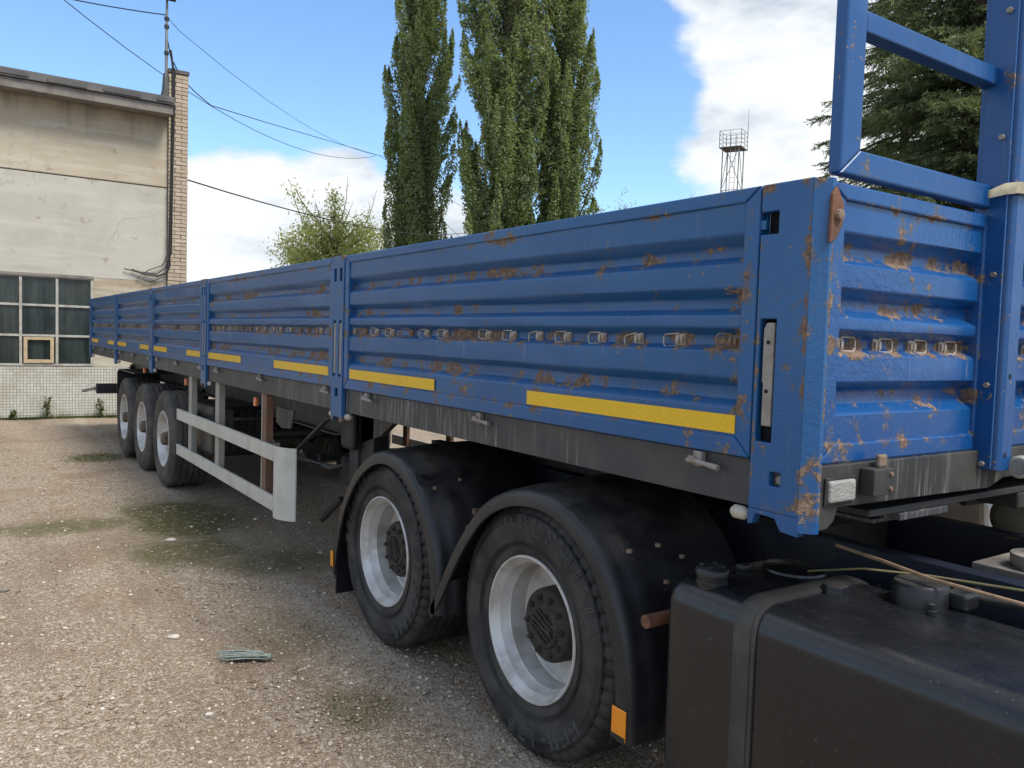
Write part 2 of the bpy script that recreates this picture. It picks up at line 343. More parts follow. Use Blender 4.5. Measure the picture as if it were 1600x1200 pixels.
class MB:
    def __init__(s): s.v = []; s.f = []
    def add(s, vs, fs):
        k = len(s.v); s.v += [tuple(v) for v in vs]; s.f += [tuple(i + k for i in f) for f in fs]; return s
    def box(s, x0, x1, y0, y1, z0, z1):
        return s.add([(x0, y0, z0), (x1, y0, z0), (x1, y1, z0), (x0, y1, z0), (x0, y0, z1), (x1, y0, z1), (x1, y1, z1), (x0, y1, z1)],
                     [(0, 3, 2, 1), (4, 5, 6, 7), (0, 1, 5, 4), (1, 2, 6, 5), (2, 3, 7, 6), (3, 0, 4, 7)])
    def prism(s, poly, axis, a, b):
        """poly: 2D points; extruded along axis from a to b. axis 'X': poly=(y,z); 'Y': (x,z); 'Z': (x,y)"""
        n = len(poly)
        def P(p, w): return {'X': (w, p[0], p[1]), 'Y': (p[0], w, p[1]), 'Z': (p[0], p[1], w)}[axis]
        vs = [P(p, a) for p in poly] + [P(p, b) for p in poly]
        fs = [tuple(range(n))[::-1], tuple(range(n, 2 * n))] + [(i, (i + 1) % n, n + (i + 1) % n, n + i) for i in range(n)]
        return s.add(vs, fs)
    def tube(s, pts, r, n=8, caps=True):
        pts = [Vector(p) for p in pts]; k0 = len(s.v); prev = None
        rs = r if hasattr(r, '__len__') else [r] * len(pts)
        up = None
        for i, p in enumerate(pts):
            d = ((pts[min(i + 1, len(pts) - 1)] - pts[max(i - 1, 0)])).normalized()
            if up is None: up = Vector((0, 0, 1)) if abs(d.z) < .9 else Vector((1, 0, 0))
            a = d.cross(up)
            if a.length < 1e-4: a = d.cross(Vector((.3, 1, .2)))
            a.normalize(); bb = d.cross(a).normalized(); up = -bb if i else up
            up = a.cross(d).normalized()
            for j in range(n):
                w = 2 * math.pi * j / n
                s.v.append(tuple(p + (a * math.cos(w) + up * math.sin(w)) * rs[i]))
        for i in range(len(pts) - 1):
            for j in range(n):
                q = k0 + i * n
                s.f.append((q + j, q + (j + 1) % n, q + n + (j + 1) % n, q + n + j))
        if caps:
            s.f.append(tuple(k0 + j for j in range(n))[::-1]); s.f.append(tuple(k0 + (len(pts) - 1) * n + j for j in range(n)))
        return s
    def lathe(s, prof, axis, c, n=48, closed=False, mod=None):
        """prof: list of (a, r), a along axis from centre c"""
        k0 = len(s.v); m = len(prof)
        for j in range(n):
            w = 2 * math.pi * j / n
            for i, (a, r) in enumerate(prof):
                if mod: a, r = mod(i, j, a, r)
                u, v = r * math.cos(w), r * math.sin(w)
                s.v.append({'X': (c[0] + a, c[1] + u, c[2] + v), 'Y': (c[0] + u, c[1] + a, c[2] + v), 'Z': (c[0] + u, c[1] + v, c[2] + a)}[axis])
        rngm = m if closed else m - 1
        for j in range(n):
            for i in range(rngm):
                a0 = k0 + j * m + i; a1 = k0 + j * m + (i + 1) % m; b0 = k0 + ((j + 1) % n) * m + i; b1 = k0 + ((j + 1) % n) * m + (i + 1) % m
                s.f.append((a0, a1, b1, b0))
        return s
    def build(s, name, mat, parent=None, bevel=0, smooth=0, seg=2, origin=None):
        me = bpy.data.meshes.new(name)
        vs = s.v if origin is None else [(v[0] - origin[0], v[1] - origin[1], v[2] - origin[2]) for v in s.v]
        me.from_pydata(vs, [], s.f); me.update()
        return mkobj(name, me, mat, parent, bevel, smooth, seg, origin)
def mkobj(name, me, mat, parent=None, bevel=0, smooth=0, seg=2, origin=None):
    if mat and not me.materials: me.materials.append(MATS[mat])
    if smooth:
        me.polygons.foreach_set('use_smooth', [True] * len(me.polygons)); me.set_sharp_from_angle(angle=R(smooth))
    o = bpy.data.objects.new(name, me); COL.objects.link(o)
    if origin is not None: o.location = origin
    attach(o, parent)
    if bevel:
        m = o.modifiers.new('bevel', 'BEVEL'); m.width = bevel; m.segments = seg; m.limit_method = 'ANGLE'; m.angle_limit = R(40); m.harden_normals = False
    return o
def inst(name, me, parent, loc, rot=None, scale=None):
    o = bpy.data.objects.new(name, me); COL.objects.link(o); o.location = loc
    if rot: o.rotation_euler = rot
    if scale: o.scale = scale
    attach(o, parent); return o
def box(name, mat, parent, x0, x1, y0, y1, z0, z1, bevel=.003): return MB().box(x0, x1, y0, y1, z0, z1).build(name, mat, parent, bevel)
def plate(ys, zs, holes, x0, x1):
    """solid plate in the YZ plane between x0 and x1, cells listed in holes left open"""
    m = MB(); ny, nz = len(ys), len(zs)
    vid = {}
    def V(i, j, k):
        if (i, j, k) not in vid: vid[(i, j, k)] = len(m.v); m.v.append(((x0, x1)[k], ys[i], zs[j]))
        return vid[(i, j, k)]
    solid = lambda i, j: 0 <= i < ny - 1 and 0 <= j < nz - 1 and (i, j) not in holes
    for i in range(ny - 1):
        for j in range(nz - 1):
            if not solid(i, j): continue
            m.f.append((V(i, j, 0), V(i, j + 1, 0), V(i + 1, j + 1, 0), V(i + 1, j, 0)))
            m.f.append((V(i, j, 1), V(i + 1, j, 1), V(i + 1, j + 1, 1), V(i, j + 1, 1)))
            if not solid(i - 1, j): m.f.append((V(i, j, 0), V(i, j, 1), V(i, j + 1, 1), V(i, j + 1, 0)))
            if not solid(i + 1, j): m.f.append((V(i + 1, j, 0), V(i + 1, j + 1, 0), V(i + 1, j + 1, 1), V(i + 1, j, 1)))
            if not solid(i, j - 1): m.f.append((V(i, j, 0), V(i + 1, j, 0), V(i + 1, j, 1), V(i, j, 1)))
            if not solid(i, j + 1): m.f.append((V(i, j + 1, 0), V(i, j + 1, 1), V(i + 1, j + 1, 1), V(i + 1, j + 1, 0)))
    return m
def npmesh(name, verts, faces_n, nper, tint=None):
    """mesh from numpy: verts (N,3), every face of nper consecutive vertices when faces_n is None"""
    me = bpy.data.meshes.new(name); nv = len(verts); me.vertices.add(nv); me.vertices.foreach_set('co', np.asarray(verts, np.float32).ravel())
    idx = np.arange(nv, dtype=np.int32) if faces_n is None else np.asarray(faces_n, np.int32).ravel()
    nf = len(idx) // nper; me.loops.add(len(idx)); me.loops.foreach_set('vertex_index', idx)
    me.polygons.add(nf); me.polygons.foreach_set('loop_start', np.arange(nf, dtype=np.int32) * nper); me.polygons.foreach_set('loop_total', np.full(nf, nper, np.int32))
    if tint is not None:
        a = me.attributes.new('tint', 'FLOAT', 'POINT'); a.data.foreach_set('value', np.asarray(tint, np.float32))
    me.update(); me.validate(); return me

# ------------------------------------------------------------------ ground
def axis_coords(a, b, fine, lo, hi):
    mid = np.arange(lo, hi + 1e-6, fine)
    left = lo - np.geomspace(.4, lo - a, 24)[::-1]; right = hi + np.geomspace(.4, b - hi, 24)
    return np.concatenate([left, mid, right])
gx = axis_coords(-900, 900, .09, -5, 4.5); gy = axis_coords(-900, 900, .09, -1, 16)
X, Y = np.meshgrid(gx, gy, indexing='ij')
def wave(x, y, seed):
    r = np.random.default_rng(seed); z = np.zeros_like(x)
    for _ in range(28):
        k = r.uniform(1.2, 9); a = r.uniform(0, 6.28); z += np.sin((x * np.cos(a) + y * np.sin(a)) * k + r.uniform(0, 6.28)) / k
    return z
Z = wave(X, Y, 3) * .006; Z = Z - .012
rut = np.exp(-((X + .75) / .25) ** 2) + np.exp(-((X + 2.6) / .3) ** 2); Z -= .012 * rut
far = np.clip((np.hypot(X, Y - 7) - 14) / 8, 0, 1); Z = Z * (1 - far) - .01 * far
V = np.stack([X, Y, Z], -1).reshape(-1, 3); ny_ = len(gy)
I, J = np.meshgrid(np.arange(len(gx) - 1), np.arange(ny_ - 1), indexing='ij'); q = (I * ny_ + J).ravel()
gm = npmesh('ground', V, np.stack([q, q + ny_, q + ny_ + 1, q + 1], -1), 4)
gm.polygons.foreach_set('use_smooth', [True] * len(gm.polygons))
tag(mkobj('ground', gm, 'gravel_yard'), kind='structure')
def gz(x, y):
    i = np.clip(np.searchsorted(gx, x), 1, len(gx) - 1); j = np.clip(np.searchsorted(gy, y), 1, len(gy) - 1)
    return Z[i, j]
def stones_mesh(n, xs, ys, sizes, tint):
    base = np.array([(1, 0, 0), (0, 1, 0), (-1, 0, 0), (0, -1, 0), (0, 0, .7), (0, 0, -.5)], float)
    v = base[None] * rng.uniform(.6, 1.25, (n, 6, 1)) * np.stack([rng.uniform(.7, 1.4, n), rng.uniform(.7, 1.2, n), rng.uniform(.5, .9, n)], -1)[:, None]
    a = rng.uniform(0, 6.28, n); ca, sa = np.cos(a)[:, None], np.sin(a)[:, None]
    v = np.stack([v[..., 0] * ca - v[..., 1] * sa, v[..., 0] * sa + v[..., 1] * ca, v[..., 2]], -1) * sizes[:, None, None]
    v += np.stack([xs, ys, gz(xs, ys) + sizes * .12], -1)[:, None]
    f = np.array([(0, 1, 4), (1, 2, 4), (2, 3, 4), (3, 0, 4), (1, 0, 5), (2, 1, 5), (3, 2, 5), (0, 3, 5)])
    F = (f[None] + (np.arange(n) * 6)[:, None, None]).reshape(-1, 3)
    return npmesh('gravel', v.reshape(-1, 3), F, 3, np.repeat(tint, 6))
n = 130000
d = rng.uniform(0, 1, n) ** 1.6 * 15 + 1.0; ang = rng.uniform(-.72, .75, n) + .12
sx, sy = CAM.x + d * np.sin(ang), CAM.y + d * np.cos(ang)
pn = wave(sx * .9, sy * .9, 9); pn = (pn - pn.min()) / (pn.max() - pn.min())
keep = (sy < 15.5) & (sx < 3.0) & (sy > -.3) & (rng.uniform(0, 1, n) < .25 + 1.1 * np.clip(pn - .15, 0, 1) ** 1.2); sx, sy = sx[keep], sy[keep]; n = len(sx)
sz = np.clip(np.exp(rng.normal(-5.45, .55, n)), .002, .026)
tn_ = np.clip(rng.beta(1.5, 2.2, n) + (sz > .012) * .10, 0, 1)
k = 1500; ex_ = rng.normal(-.55, .45, k); ey_ = rng.normal(1.9, .75, k); es = np.clip(np.exp(rng.normal(-4.75, .38, k)), .004, .019); et = np.clip(rng.beta(1.6, 2.0, k), 0, 1)
k2 = 1600; ex2 = rng.uniform(-2.8, .1, k2); ey2 = rng.uniform(1.5, 12, k2); es2 = np.clip(np.exp(rng.normal(-4.7, .4, k2)), .004, .022); et2 = np.clip(rng.beta(1.4, 2.2, k2), 0, 1)
sx, sy, sz, tn_ = (np.concatenate(q) for q in ((sx, ex_, ex2), (sy, ey_, ey2), (sz, es, es2), (tn_, et, et2))); n = len(sx)
tag(mkobj('gravel', stones_mesh(n, sx, sy, sz, tn_), 'gravel_stone'), 'loose pale and brown gravel scattered over the yard', 'gravel', kind='stuff')

def rock(name, label, x, y, r, mat='stone_pale', seed=0):
    rr = random.Random(seed); m = MB()
    rings = [(-.5, .6), (-.15, 1), (.25, .9), (.55, .5)]; pts = []
    for k, (h, w) in enumerate(rings):
        for j in range(7):
            a = j * 6.283 / 7 + k * .4; q = r * w * rr.uniform(.75, 1.2)
            pts.append((x + q * math.cos(a) * 1.3, y + q * math.sin(a), float(gz(x, y)) + r * (.35 + h * .7)))
    fs = [(k * 7 + j, k * 7 + (j + 1) % 7, (k + 1) * 7 + (j + 1) % 7, (k + 1) * 7 + j) for k in range(3) for j in range(7)]
    fs += [tuple(range(7))[::-1], tuple(range(21, 28))]
    m.add(pts, fs); return tag(m.build(name, mat, None), label, 'stone', 'larger stones lying in the yard')
rock('stone', 'small white stone on the gravel below the frayed brush', -.93, 2.20, .016, seed=1)
rock('stone', 'flat pale stone lying on the green moss patch', -.42, 5.45, .035, seed=2)
rock('stone', 'grey stone standing alone at the left edge of the yard', -1.62, 4.6, .028, 'concrete_dark', seed=3)
rock('stone', 'flat pinkish stone left of the frayed brush', -.86, 3.25, .028, seed=4)

# ------------------------------------------------------------------ building at the end of the yard
BY = 15.7
B = register(thing('workshop_building', 'old plastered workshop with a gridded window, brick pier and mosaic tiled base', 'building', (-4, BY, 0)))
wm = MB().box(-9, 1.60, BY, BY + .4, .02, .955); wm.build('tiled_base', 'mosaic_tile', B)
for a_, b_ in ((-9, -4.1), (.30, 1.60)): MB().box(a_, b_, BY + .02, BY + .4, .955, 2.63).build('window_pier', 'plaster_patch', B)
MB().box(-9, 1.60, BY + .015, BY + .4, 2.63, 4.462).build('lower_wall_panel', 'plaster_lower', B, .01)
MB().box(-9, 1.60, BY, BY + .4, 4.48, 6.1).build('upper_wall_panel', 'plaster_upper', B, .01)
MB().box(-9, 1.60, BY + .03, BY + .38, 4.44, 4.50).build('panel_joint', 'concrete_dark', B)
MB().box(-9, 1.93, BY + .42, BY + 12, 0, 5.9).build('hall_body', 'plaster_lower', B)
MB().prism([(BY - .45, 5.79), (BY + .5, 5.84), (BY + .5, 6.02), (BY - .45, 5.96)], 'X', -9.3, 1.60).build('eave_slab', 'concrete_dark', B, .008)
MB().prism([(BY - .50, 5.965), (BY - .47, 6.12), (BY + 12, 6.5), (BY + 12, 6.2), (BY + .5, 6.03)], 'X', -9.4, 1.62).build('roof', 'roof_felt', B, .01)
for i, x in enumerate(np.linspace(-8.6, 1.3, 12)):
    MB().box(x, min(x + .62, 1.60), BY - .512, BY - .50, 5.985 + .01 * (i % 3), 6.07).build('felt_strip', 'roof_felt', B)
MB().box(-9, .30, BY - .035, BY + .05, 2.60, 2.655).build('window_drip', 'concrete_dark', B, .004)
# brick pier
P = MB().box(1.605, 1.955, BY - .035, BY + .42, 0, 6.74).build('brick_pier', 'mortar', B)
def brick_me(w, h, dep):
    return MB().box(-w / 2, w / 2, -dep, 0, -h / 2, h / 2)
bf = bpy.data.meshes.new('brick'); mb = brick_me(.232, .064, .03); bf.from_pydata(mb.v, [], mb.f); bf.materials.append(MATS['brick_beige'])
bh = bpy.data.meshes.new('brick'); mb = brick_me(.112, .064, .03); bh.from_pydata(mb.v, [], mb.f); bh.materials.append(MATS['brick_beige'])
z = 2.55; k = 0
while z < 6.66:
    lay = [(1.600 + .116, bf), (1.600 + .243 + .056, bh)] if k % 2 else [(1.600 + .056, bh), (1.600 + .123 + .116, bf)]
    for (x, me) in lay:
        inst('brick', me, P, (x + random.uniform(-.003, .003), BY - .046 + random.uniform(-.006, .005), z + random.uniform(-.002, .002)), (0, random.uniform(-.012, .012), random.uniform(-.03, .03)))
    z += .0755; k += 1
MB().box(1.585, 1.975, BY - .075, BY + .45, 6.69, 6.765).build('pier_cap', 'roof_felt', B, .006)
MB().prism([(1.40, 6.13), (1.598, 6.13), (1.598, 6.73), (1.56, 6.73), (1.535, 6.4), (1.49, 6.22)], 'Y', BY - .05, BY + .3).build('roof_flashing', 'roof_felt', B)
# window wall: frame grid with panes
xs = [-4.10, -3.55, -2.97, -2.39, -1.81, -1.45, -.88, -.305, .275]
xs = [.275 - .578 * i for i in range(8)][::-1]; zs = [.985, 1.52, 2.075, 2.60]
WN = MB()
for x in xs: WN.box(x - .022, x + .022, BY - .012, BY + .06, .96, 2.63)
Wd = WN.build('window', 'frame_wood', B, .003)
for a in zs: 
    m = MB()
    for x0, x1 in zip(xs[:-1], xs[1:]): m.box(x0 + .0225, x1 - .0225, BY - .008, BY + .055, a - .02, a + .02)
    m.build('transom', 'frame_wood', Wd, .003)
for i, (x0, x1) in enumerate(zip(xs[:-1], xs[1:])):
    for j, (z0, z1) in enumerate(zip(zs[:-1], zs[1:])):
        o = box('pane', 'pane_glass', Wd, x0 + .023, x1 - .023, BY + .028 + .003 * ((i + j) % 2), BY + .036, z0 + .021, z1 - .021, 0)
        if i == 5 and j == 0:
            m = MB(); a0, a1, c0, c1 = x0 + .045, x1 - .05, z0 + .03, z1 - .03
            m.box(a0, a1, BY - .03, BY + .02, c0, c0 + .065).box(a0, a1, BY - .03, BY + .02, c1 - .05, c1).box(a0, a0 + .06, BY - .03, BY + .02, c0 + .0655, c1 - .0505).box(a1 - .06, a1, BY - .03, BY + .02, c0 + .0655, c1 - .0505)
            m.build('vent_frame', 'vent_wood', Wd, .004)
MB().box(-9, .30, BY + .3, BY + .38, .955, 2.63).build('room_back', 'void_shade', B)
# downpipe of cables on the pier
cab = MB()
cab.tube([(1.615, BY - .10, 8.0 - .9), (1.66, BY - .1, 6.78), (1.665, BY - .105, 6.1), (1.655, BY - .1, 5.2), (1.64, BY - .1, 4.2), (1.62, BY - .1, 3.3), (1.625, BY - .1, 2.95), (1.57, BY - .08, 2.80), (1.42, BY - .07, 2.74), (1.2, BY - .05, 2.76), (.95, BY - .04, 2.83)], .022, 6)
cab.tube([(1.69, BY - .10, 6.78), (1.695, BY - .1, 6.0), (1.675, BY - .09, 4.8), (1.66, BY - .09, 3.2), (1.55, BY - .06, 2.9), (1.4, BY - .05, 2.78), (1.05, BY - .05, 2.80), (.82, BY - .03, 2.84)], .011, 5)
cab.tube([(1.61, BY - .06, 3.2), (1.5, BY - .05, 2.95), (1.25, BY - .04, 2.84), (1.05, BY - .03, 2.68), (1.3, BY - .04, 2.62), (1.55, BY - .04, 2.74)], .009, 5)
tag(cab.build('wall_cable', 'cable_black', None, 0, 60), 'black cable bundle running down the brick pier and looping over the window', 'cable')
# lamp post on the roof
LP = register(thing('roof_mast', 'thin steel mast with a floodlight standing on the workshop roof', 'mast', (1.555, BY - .02, 6.0)))
MB().tube([(1.555, BY - .02, 6.0), (1.555, BY - .02, 7.2), (1.56, BY - .02, 8.12)], [.03, .028, .022], 8).build('mast_tube', 'tower_steel', LP, 0, 50)
for zz in (7.05, 7.55, 7.7): MB().lathe([(-.03, .0), (-.03, .045), (.03, .045), (.03, 0)], 'Z', (1.557, BY - .02, zz), 10).build('clamp', 'cable_black', LP)
m = MB().prism([(BY - .16, 8.04), (BY - .08, 8.36), (BY - .02, 8.34), (BY - .10, 8.02)], 'X', 1.46, 1.70); fl = m.build('floodlight', 'cable_black', LP, .006)
MB().prism([(BY - .166, 8.062), (BY - .094, 8.34), (BY - .089, 8.34), (BY - .16, 8.062)], 'X', 1.485, 1.675).build('lamp_glass', 'flood_glass', fl)
# overhead wires
def sag(a, b, drop, n=18):
    a, b = Vector(a), Vector(b); return [a.lerp(b, i / n) - Vector((0, 0, drop * 4 * (i / n) * (1 - i / n))) for i in range(n + 1)]
def wire(label, pts, r): return tag(MB().tube(pts, r, 5).build('overhead_wire', 'cable_black', None, 0, 60), label, 'wire', 'wires over the yard')
Pm = (1.56, BY - .03)
wire('upper slack wire from the roof mast running behind the poplars', [(Pm[0], Pm[1], 7.35), (1.72, BY + .4, 7.12), (2.1, BY + 1.2, 6.98), (2.6, BY + 2.2, 7.02), (3.3, BY + 3.6, 7.15), (6, BY + 8.2, 8.3 - .15), (15.5, BY + 20.3, 10.55), (28, BY + 31.4, 10.2)], .012)
wire('straight thin wire crossing beneath the slack wire from the roof mast', sag((-1.3, BY + .6, 8.6), (15.3, BY + 20.2, 10.5), 1.35), .010)
wire('thinnest wire slanting from the mast top', [(1.56, BY, 7.75)] + sag((1.9, BY + .5, 7.7), (16.8, BY + 19.2, 10.6), .9, 10), .006)
wire('low wire leaving the brick pier for the pale tree', sag((1.96, BY + .1, 4.70), (22, 37.2, 7.62), .55), .016)
wire('short wire reaching left from the roof mast over the workshop', sag((1.55, BY, 7.78), (-2.2, BY + 1.5, 8.25), .1), .012)
wire('wire seen between the two poplars', sag((17.3, 35.6, 9.0), (33, 52, 7.4), .3), .014)

# ------------------------------------------------------------------ semi-trailer
TR = register(thing('semi_trailer', 'long blue rusty flatbed semi-trailer with corrugated side boards', 'trailer', (1.25, 6.8, 0)))
PY = [0, 3.05, 6.19, 8.61, 11.11, 13.67]
ZT, ZB = 2.175, 1.402
OUT, INN = .008, .042
PROF = [(2.139, OUT), (2.046, OUT), (2.014, INN), (1.985, INN), (1.962, OUT), (1.891, OUT), (1.864, INN), (1.832, INN), (1.812, OUT), (1.775, OUT), (1.752, INN),
        (1.724, INN), (1.707, OUT), (1.628, OUT), (1.604, INN), (1.566, INN), (1.541, OUT), (1.455, OUT)]
def soften(prof, r):
    out = [prof[0]]
    for a, p, b_ in zip(prof[:-2], prof[1:-1], prof[2:]):
        for q in (a, b_):
            l = math.hypot(q[0] - p[0], q[1] - p[1]); k = min(r / l, .42); out.append((p[0] + (q[0] - p[0]) * k, p[1] + (q[1] - p[1]) * k))
            if q is a: out.append((p[0] * .5 + (a[0] + (b_[0] - a[0]) * .5) * .1 + p[0] * .4, p[1] * .9 + ((a[1] + b_[1]) / 2) * .1))
    return out + [prof[-1]]
PROF = soften(PROF, .0065)
def corrugated(u0, u1, seed):
    """returns list of (depth, u, z) grid vertices and faces with slight dents"""
    r = np.random.default_rng(seed); nu = max(8, int((u1 - u0) / .08)); us = np.linspace(u0, u1, nu + 1); pts = []; fs = []
    ph = r.uniform(0, 6.28, 12); kk = r.uniform(2, 9, 12)
    m = len(PROF)
    for u in us:
        for i, (zv, dv) in enumerate(PROF):
            w = sum(math.sin(kk[q] * u + ph[q] + i * (q % 4) * .7) for q in range(12)) * .00055
            pts.append((dv + w, u, zv + w * .6))
    for a in range(nu):
        for i in range(m - 1): fs.append((a * m + i, a * m + i + 1, (a + 1) * m + i + 1, (a + 1) * m + i))
    return pts, fs
def crisp(o):
    m = o.modifiers.new('weighted_normal', 'WEIGHTED_NORMAL'); m.mode = 'FACE_AREA'; m.weight = 60; m.keep_sharp = True; return o
def frame4(M, parent, u0, u1, wl, wr, wt, wb, d0, d1, mat, z0=ZB, z1=ZT, bevel=.005):
    """mitred rails; M maps (depth,u,z) to world"""
    def quad(nm, pts):
        m = MB(); n = 4
        vs = [M(d0, *p) for p in pts] + [M(d1, *p) for p in pts]
        m.add(vs, [(0, 1, 2, 3), (7, 6, 5, 4), (0, 4, 5, 1), (1, 5, 6, 2), (2, 6, 7, 3), (3, 7, 4, 0)])
        o = m.build(nm, mat, parent, bevel)
    g = .0012
    quad('top_rail', [(u0 + g, z1), (u1 - g, z1), (u1 - wr - g, z1 - wt), (u0 + wl + g, z1 - wt)])
    quad('bottom_rail', [(u0 + g, z0), (u0 + wl + g, z0 + wb), (u1 - wr - g, z0 + wb), (u1 - g, z0)])
    quad('stile', [(u0, z0 + g), (u0, z1 - g), (u0 + wl, z1 - wt - g), (u0 + wl, z0 + wb + g)])
    quad('stile', [(u1, z0 + g), (u1 - wr, z0 + wb + g), (u1 - wr, z1 - wt - g), (u1, z1 - g)])
# lashing rings (shared meshes)
def ring_mesh(kind):
    m = MB(); w, h, r = .062, .040, .0027
    m.box(-.003, .006, -.024, .018, -.018, .018); m.box(-.009, -.003, -.018, -.006, -.010, .010); m.box(-.009, -.003, .001, .013, -.010, .010)
    if kind == 0: loop = [(-.006, .0, -h / 2), (-.012, w - .008, -h / 2), (-.012, w, -h / 2 + .008), (-.012, w, h / 2 - .008), (-.012, w - .008, h / 2), (-.006, .0, h / 2)]
    elif kind == 1: loop = [(-.006, .002, -h / 2), (-.040, .022, -h / 2), (-.046, .025, -h / 2 + .008), (-.046, .025, h / 2 - .008), (-.040, .022, h / 2), (-.006, .002, h / 2)]
    else: loop = [(-.006, .004, -h / 2 - .004), (-.010, w - .016, -h / 2 - .012), (-.010, w - .006, -h / 2 - .004), (-.010, w - .002, h / 2 - .014), (-.010, w - .010, h / 2 - .006), (-.006, .004, h / 2)]
    m.tube(loop, r, 6, True)
    me = bpy.data.meshes.new('lashing_ring'); me.from_pydata(m.v, [], m.f); me.materials.append(MATS['rusty_steel'] if kind == 1 else MATS['ring_steel']); return me
RINGS = [ring_mesh(0), ring_mesh(1), ring_mesh(2)]
ringY0 = [2.954, 2.738, 2.586, 2.396, 2.184, 2.014, 1.831, 1.611, 1.457, 1.27, 1.086, .906, .707, .518, .326, .111]
MS = lambda d, u, z: (d, u, z)
MF = lambda d, u, z: (2.5 - d, u, z)
def tape(parent, y0, y1, z0=1.466, z1=1.520, x=OUT - .0045):
    MB().box(x, x + .003, y0, y1, z0, z1).build('reflective_tape', 'tape_yellow', parent)
tapes = [[(.063, 1.112), (1.873, 2.88)], [(3.205, 4.228), (5.048, 6.04)], None, None, None]
for i in range(5):
    y0, y1 = PY[i] + (.0 if i == 0 else .085) + .004, PY[i + 1] - .085 - .004
    pts, fs = corrugated(y0 + .045, y1 - .045, i)
    nm = MB().add([MS(*p) for p in pts], [f[::-1] for f in fs])
    sb = crisp(nm.build('side_board', 'board_blue', TR, 0, 80))
    sb['label'] = ['nearest corrugated side board, blue with flaking rust by the corner post', 'second side board from the front, with rust along its upper ribs', 'middle side board above the wheels guard, faded blue', 'fourth side board, greyish blue with yellow tape', 'rearmost side board, dull grey blue with orange rust'][i]
    frame4(MS, sb, y0, y1, .055, .055, .042, .056, 0, .05, 'frame_blue')
    tp = tapes[i] or [(y0 + .06, y0 + .06 + (y1 - y0) * .24), (y1 - .06 - (y1 - y0) * .30, y1 - .06)]
    for a in tp: tape(sb, *a)
    ys = ringY0 if i == 0 else [y1 - .1 - (y1 - y0 - .2) * (k + .12 * math.sin(k * 2.3)) / 15 for k in range(16)]
    for k, yy in enumerate(ys):
        kd = (0 if i else [0, 1, 0, 0, 1, 0, 0, 1, 0, 0, 2, 0, 0, 2, 0, 1][k])
        if i: kd = [0, 2, 1, 0, 0, 1, 2][(k * 3 + i) % 7]
        inst('lashing_ring', RINGS[kd], sb, (INN - .004, min(yy, y1 - .075), 1.737), (random.uniform(-.08, .08), 0, 0))
    # far side: same boards without the small hardware
    fb = crisp(MB().add([MF(*p) for p in pts], fs).build('far_side_board', 'board_blue', TR, 0, 80))
    frame4(MF, fb, y0, y1, .055, .055, .042, .056, 0, .05, 'frame_blue')
# posts
def post(yc, w, first=False):
    if first:
        ys = [-.150, -.075, -.066, -.012, -.004, .0]; ys = [-.168, -.105, -.068, -.060, -.014, .0]
        zs = [1.262, 1.335, 1.375, 1.455, 1.80, 2.036, 2.098, 2.175]
        holes = {(3, 3), (4, 3), (3, 5), (4, 5), (1, 1)}
        holes = {(2, 3), (3, 3), (3, 5), (4, 5), (1, 1)}
        m = plate(ys, zs, holes, 0, .03)
        o = m.build('corner_post', 'corner_blue', TR, .004); o['label'] = 'front corner post, blue with blistered paint and rusty foot'
        MB().prism([(.0, -.168), (.0, -.1685), (.030, -.203), (.046, -.203), (.046, -.17), (.031, -.168)], 'Z', 1.222, 2.172).build('corner_edge', 'worn_blue', o, .003)
        MB().prism([(-.168, 1.262), (0, 1.262), (0, 1.215), (-.016, 1.218), (-.026, 1.250), (-.092, 1.246), (-.112, 1.214), (-.168, 1.210)], 'X', .001, .03).build('post_foot', 'rusted_blue', o, .002)
        MB().box(.040, .050, -.166, -.001, 1.30, 2.17).build('slot_back', 'void_shade', o)
        MB().box(.006, .024, -.014, .03, 2.050, 2.078).build('hinge_tab', 'frame_blue', o, .003)
        lv = MB().prism([(-.062, 1.50), (-.030, 1.50), (-.030, 1.62), (-.026, 1.625), (-.026, 1.772), (-.035, 1.79), (-.060, 1.79), (-.062, 1.775)], 'X', .002, .012).build('latch_lever', 'galv_steel', o, .003)
        for zz in (1.735, 1.598): MB().lathe([(-.001, 0), (-.001, .006), (.002, .006)], 'X', (.001, -.044, zz), 10).build('lever_hole_shade', 'void_shade', lv)  # dark discs laid on the lever as shaded holes
        MB().lathe([(0, 0), (0, .012), (.016, .016), (.022, .015)], 'X', (.02, -.088, 1.352), 12).build('bolt', 'galv_steel', o, 0, 40)
        return o
    y0, y1 = yc - w / 2, yc + w / 2
    ys = [y0, y0 + .022, y0 + .062, y1 - .062, y1 - .022, y1]; zs = [1.245, 1.35, 1.40, 1.47, 1.80, 2.03, 2.05, 2.085, 2.105, ZT + .003]
    holes = {(1, 3), (3, 3), (1, 5), (3, 5), (1, 7), (3, 7), (2, 1), (1, 6), (3, 6)} if w > .1 else set()
    m = plate(ys, zs, holes, -.006, .02)
    o = m.build('side_post', 'post_blue', TR, .003)
    MB().box(.026, .034, y0 + .004, y1 - .004, 1.33, 2.17).build('slot_back', 'void_shade', o)
    for s in (y0 + .027, y1 - .057):
        MB().box(-.003, .008, s, s + .03, 1.485, 1.785).build('latch_lever', 'galv_steel', o, .003)
    MB().prism([(y0, 1.246), (y1, 1.246), (y1, 1.205), (y1 - .03, 1.20), (y1 - .04, 1.23), (y0 + .05, 1.23), (y0 + .04, 1.20), (y0, 1.205)], 'X', -.004, .018).build('post_foot', 'post_blue', o, .002)
    return o
post(0, 0, True)
for i, yc in enumerate(PY[1:]):
    post(yc if i < 4 else yc + .0, .17)
    MB().box(2.48, 2.503, yc - .085, yc + .085, 1.245, ZT).build('far_side_post', 'post_blue', TR, .003)
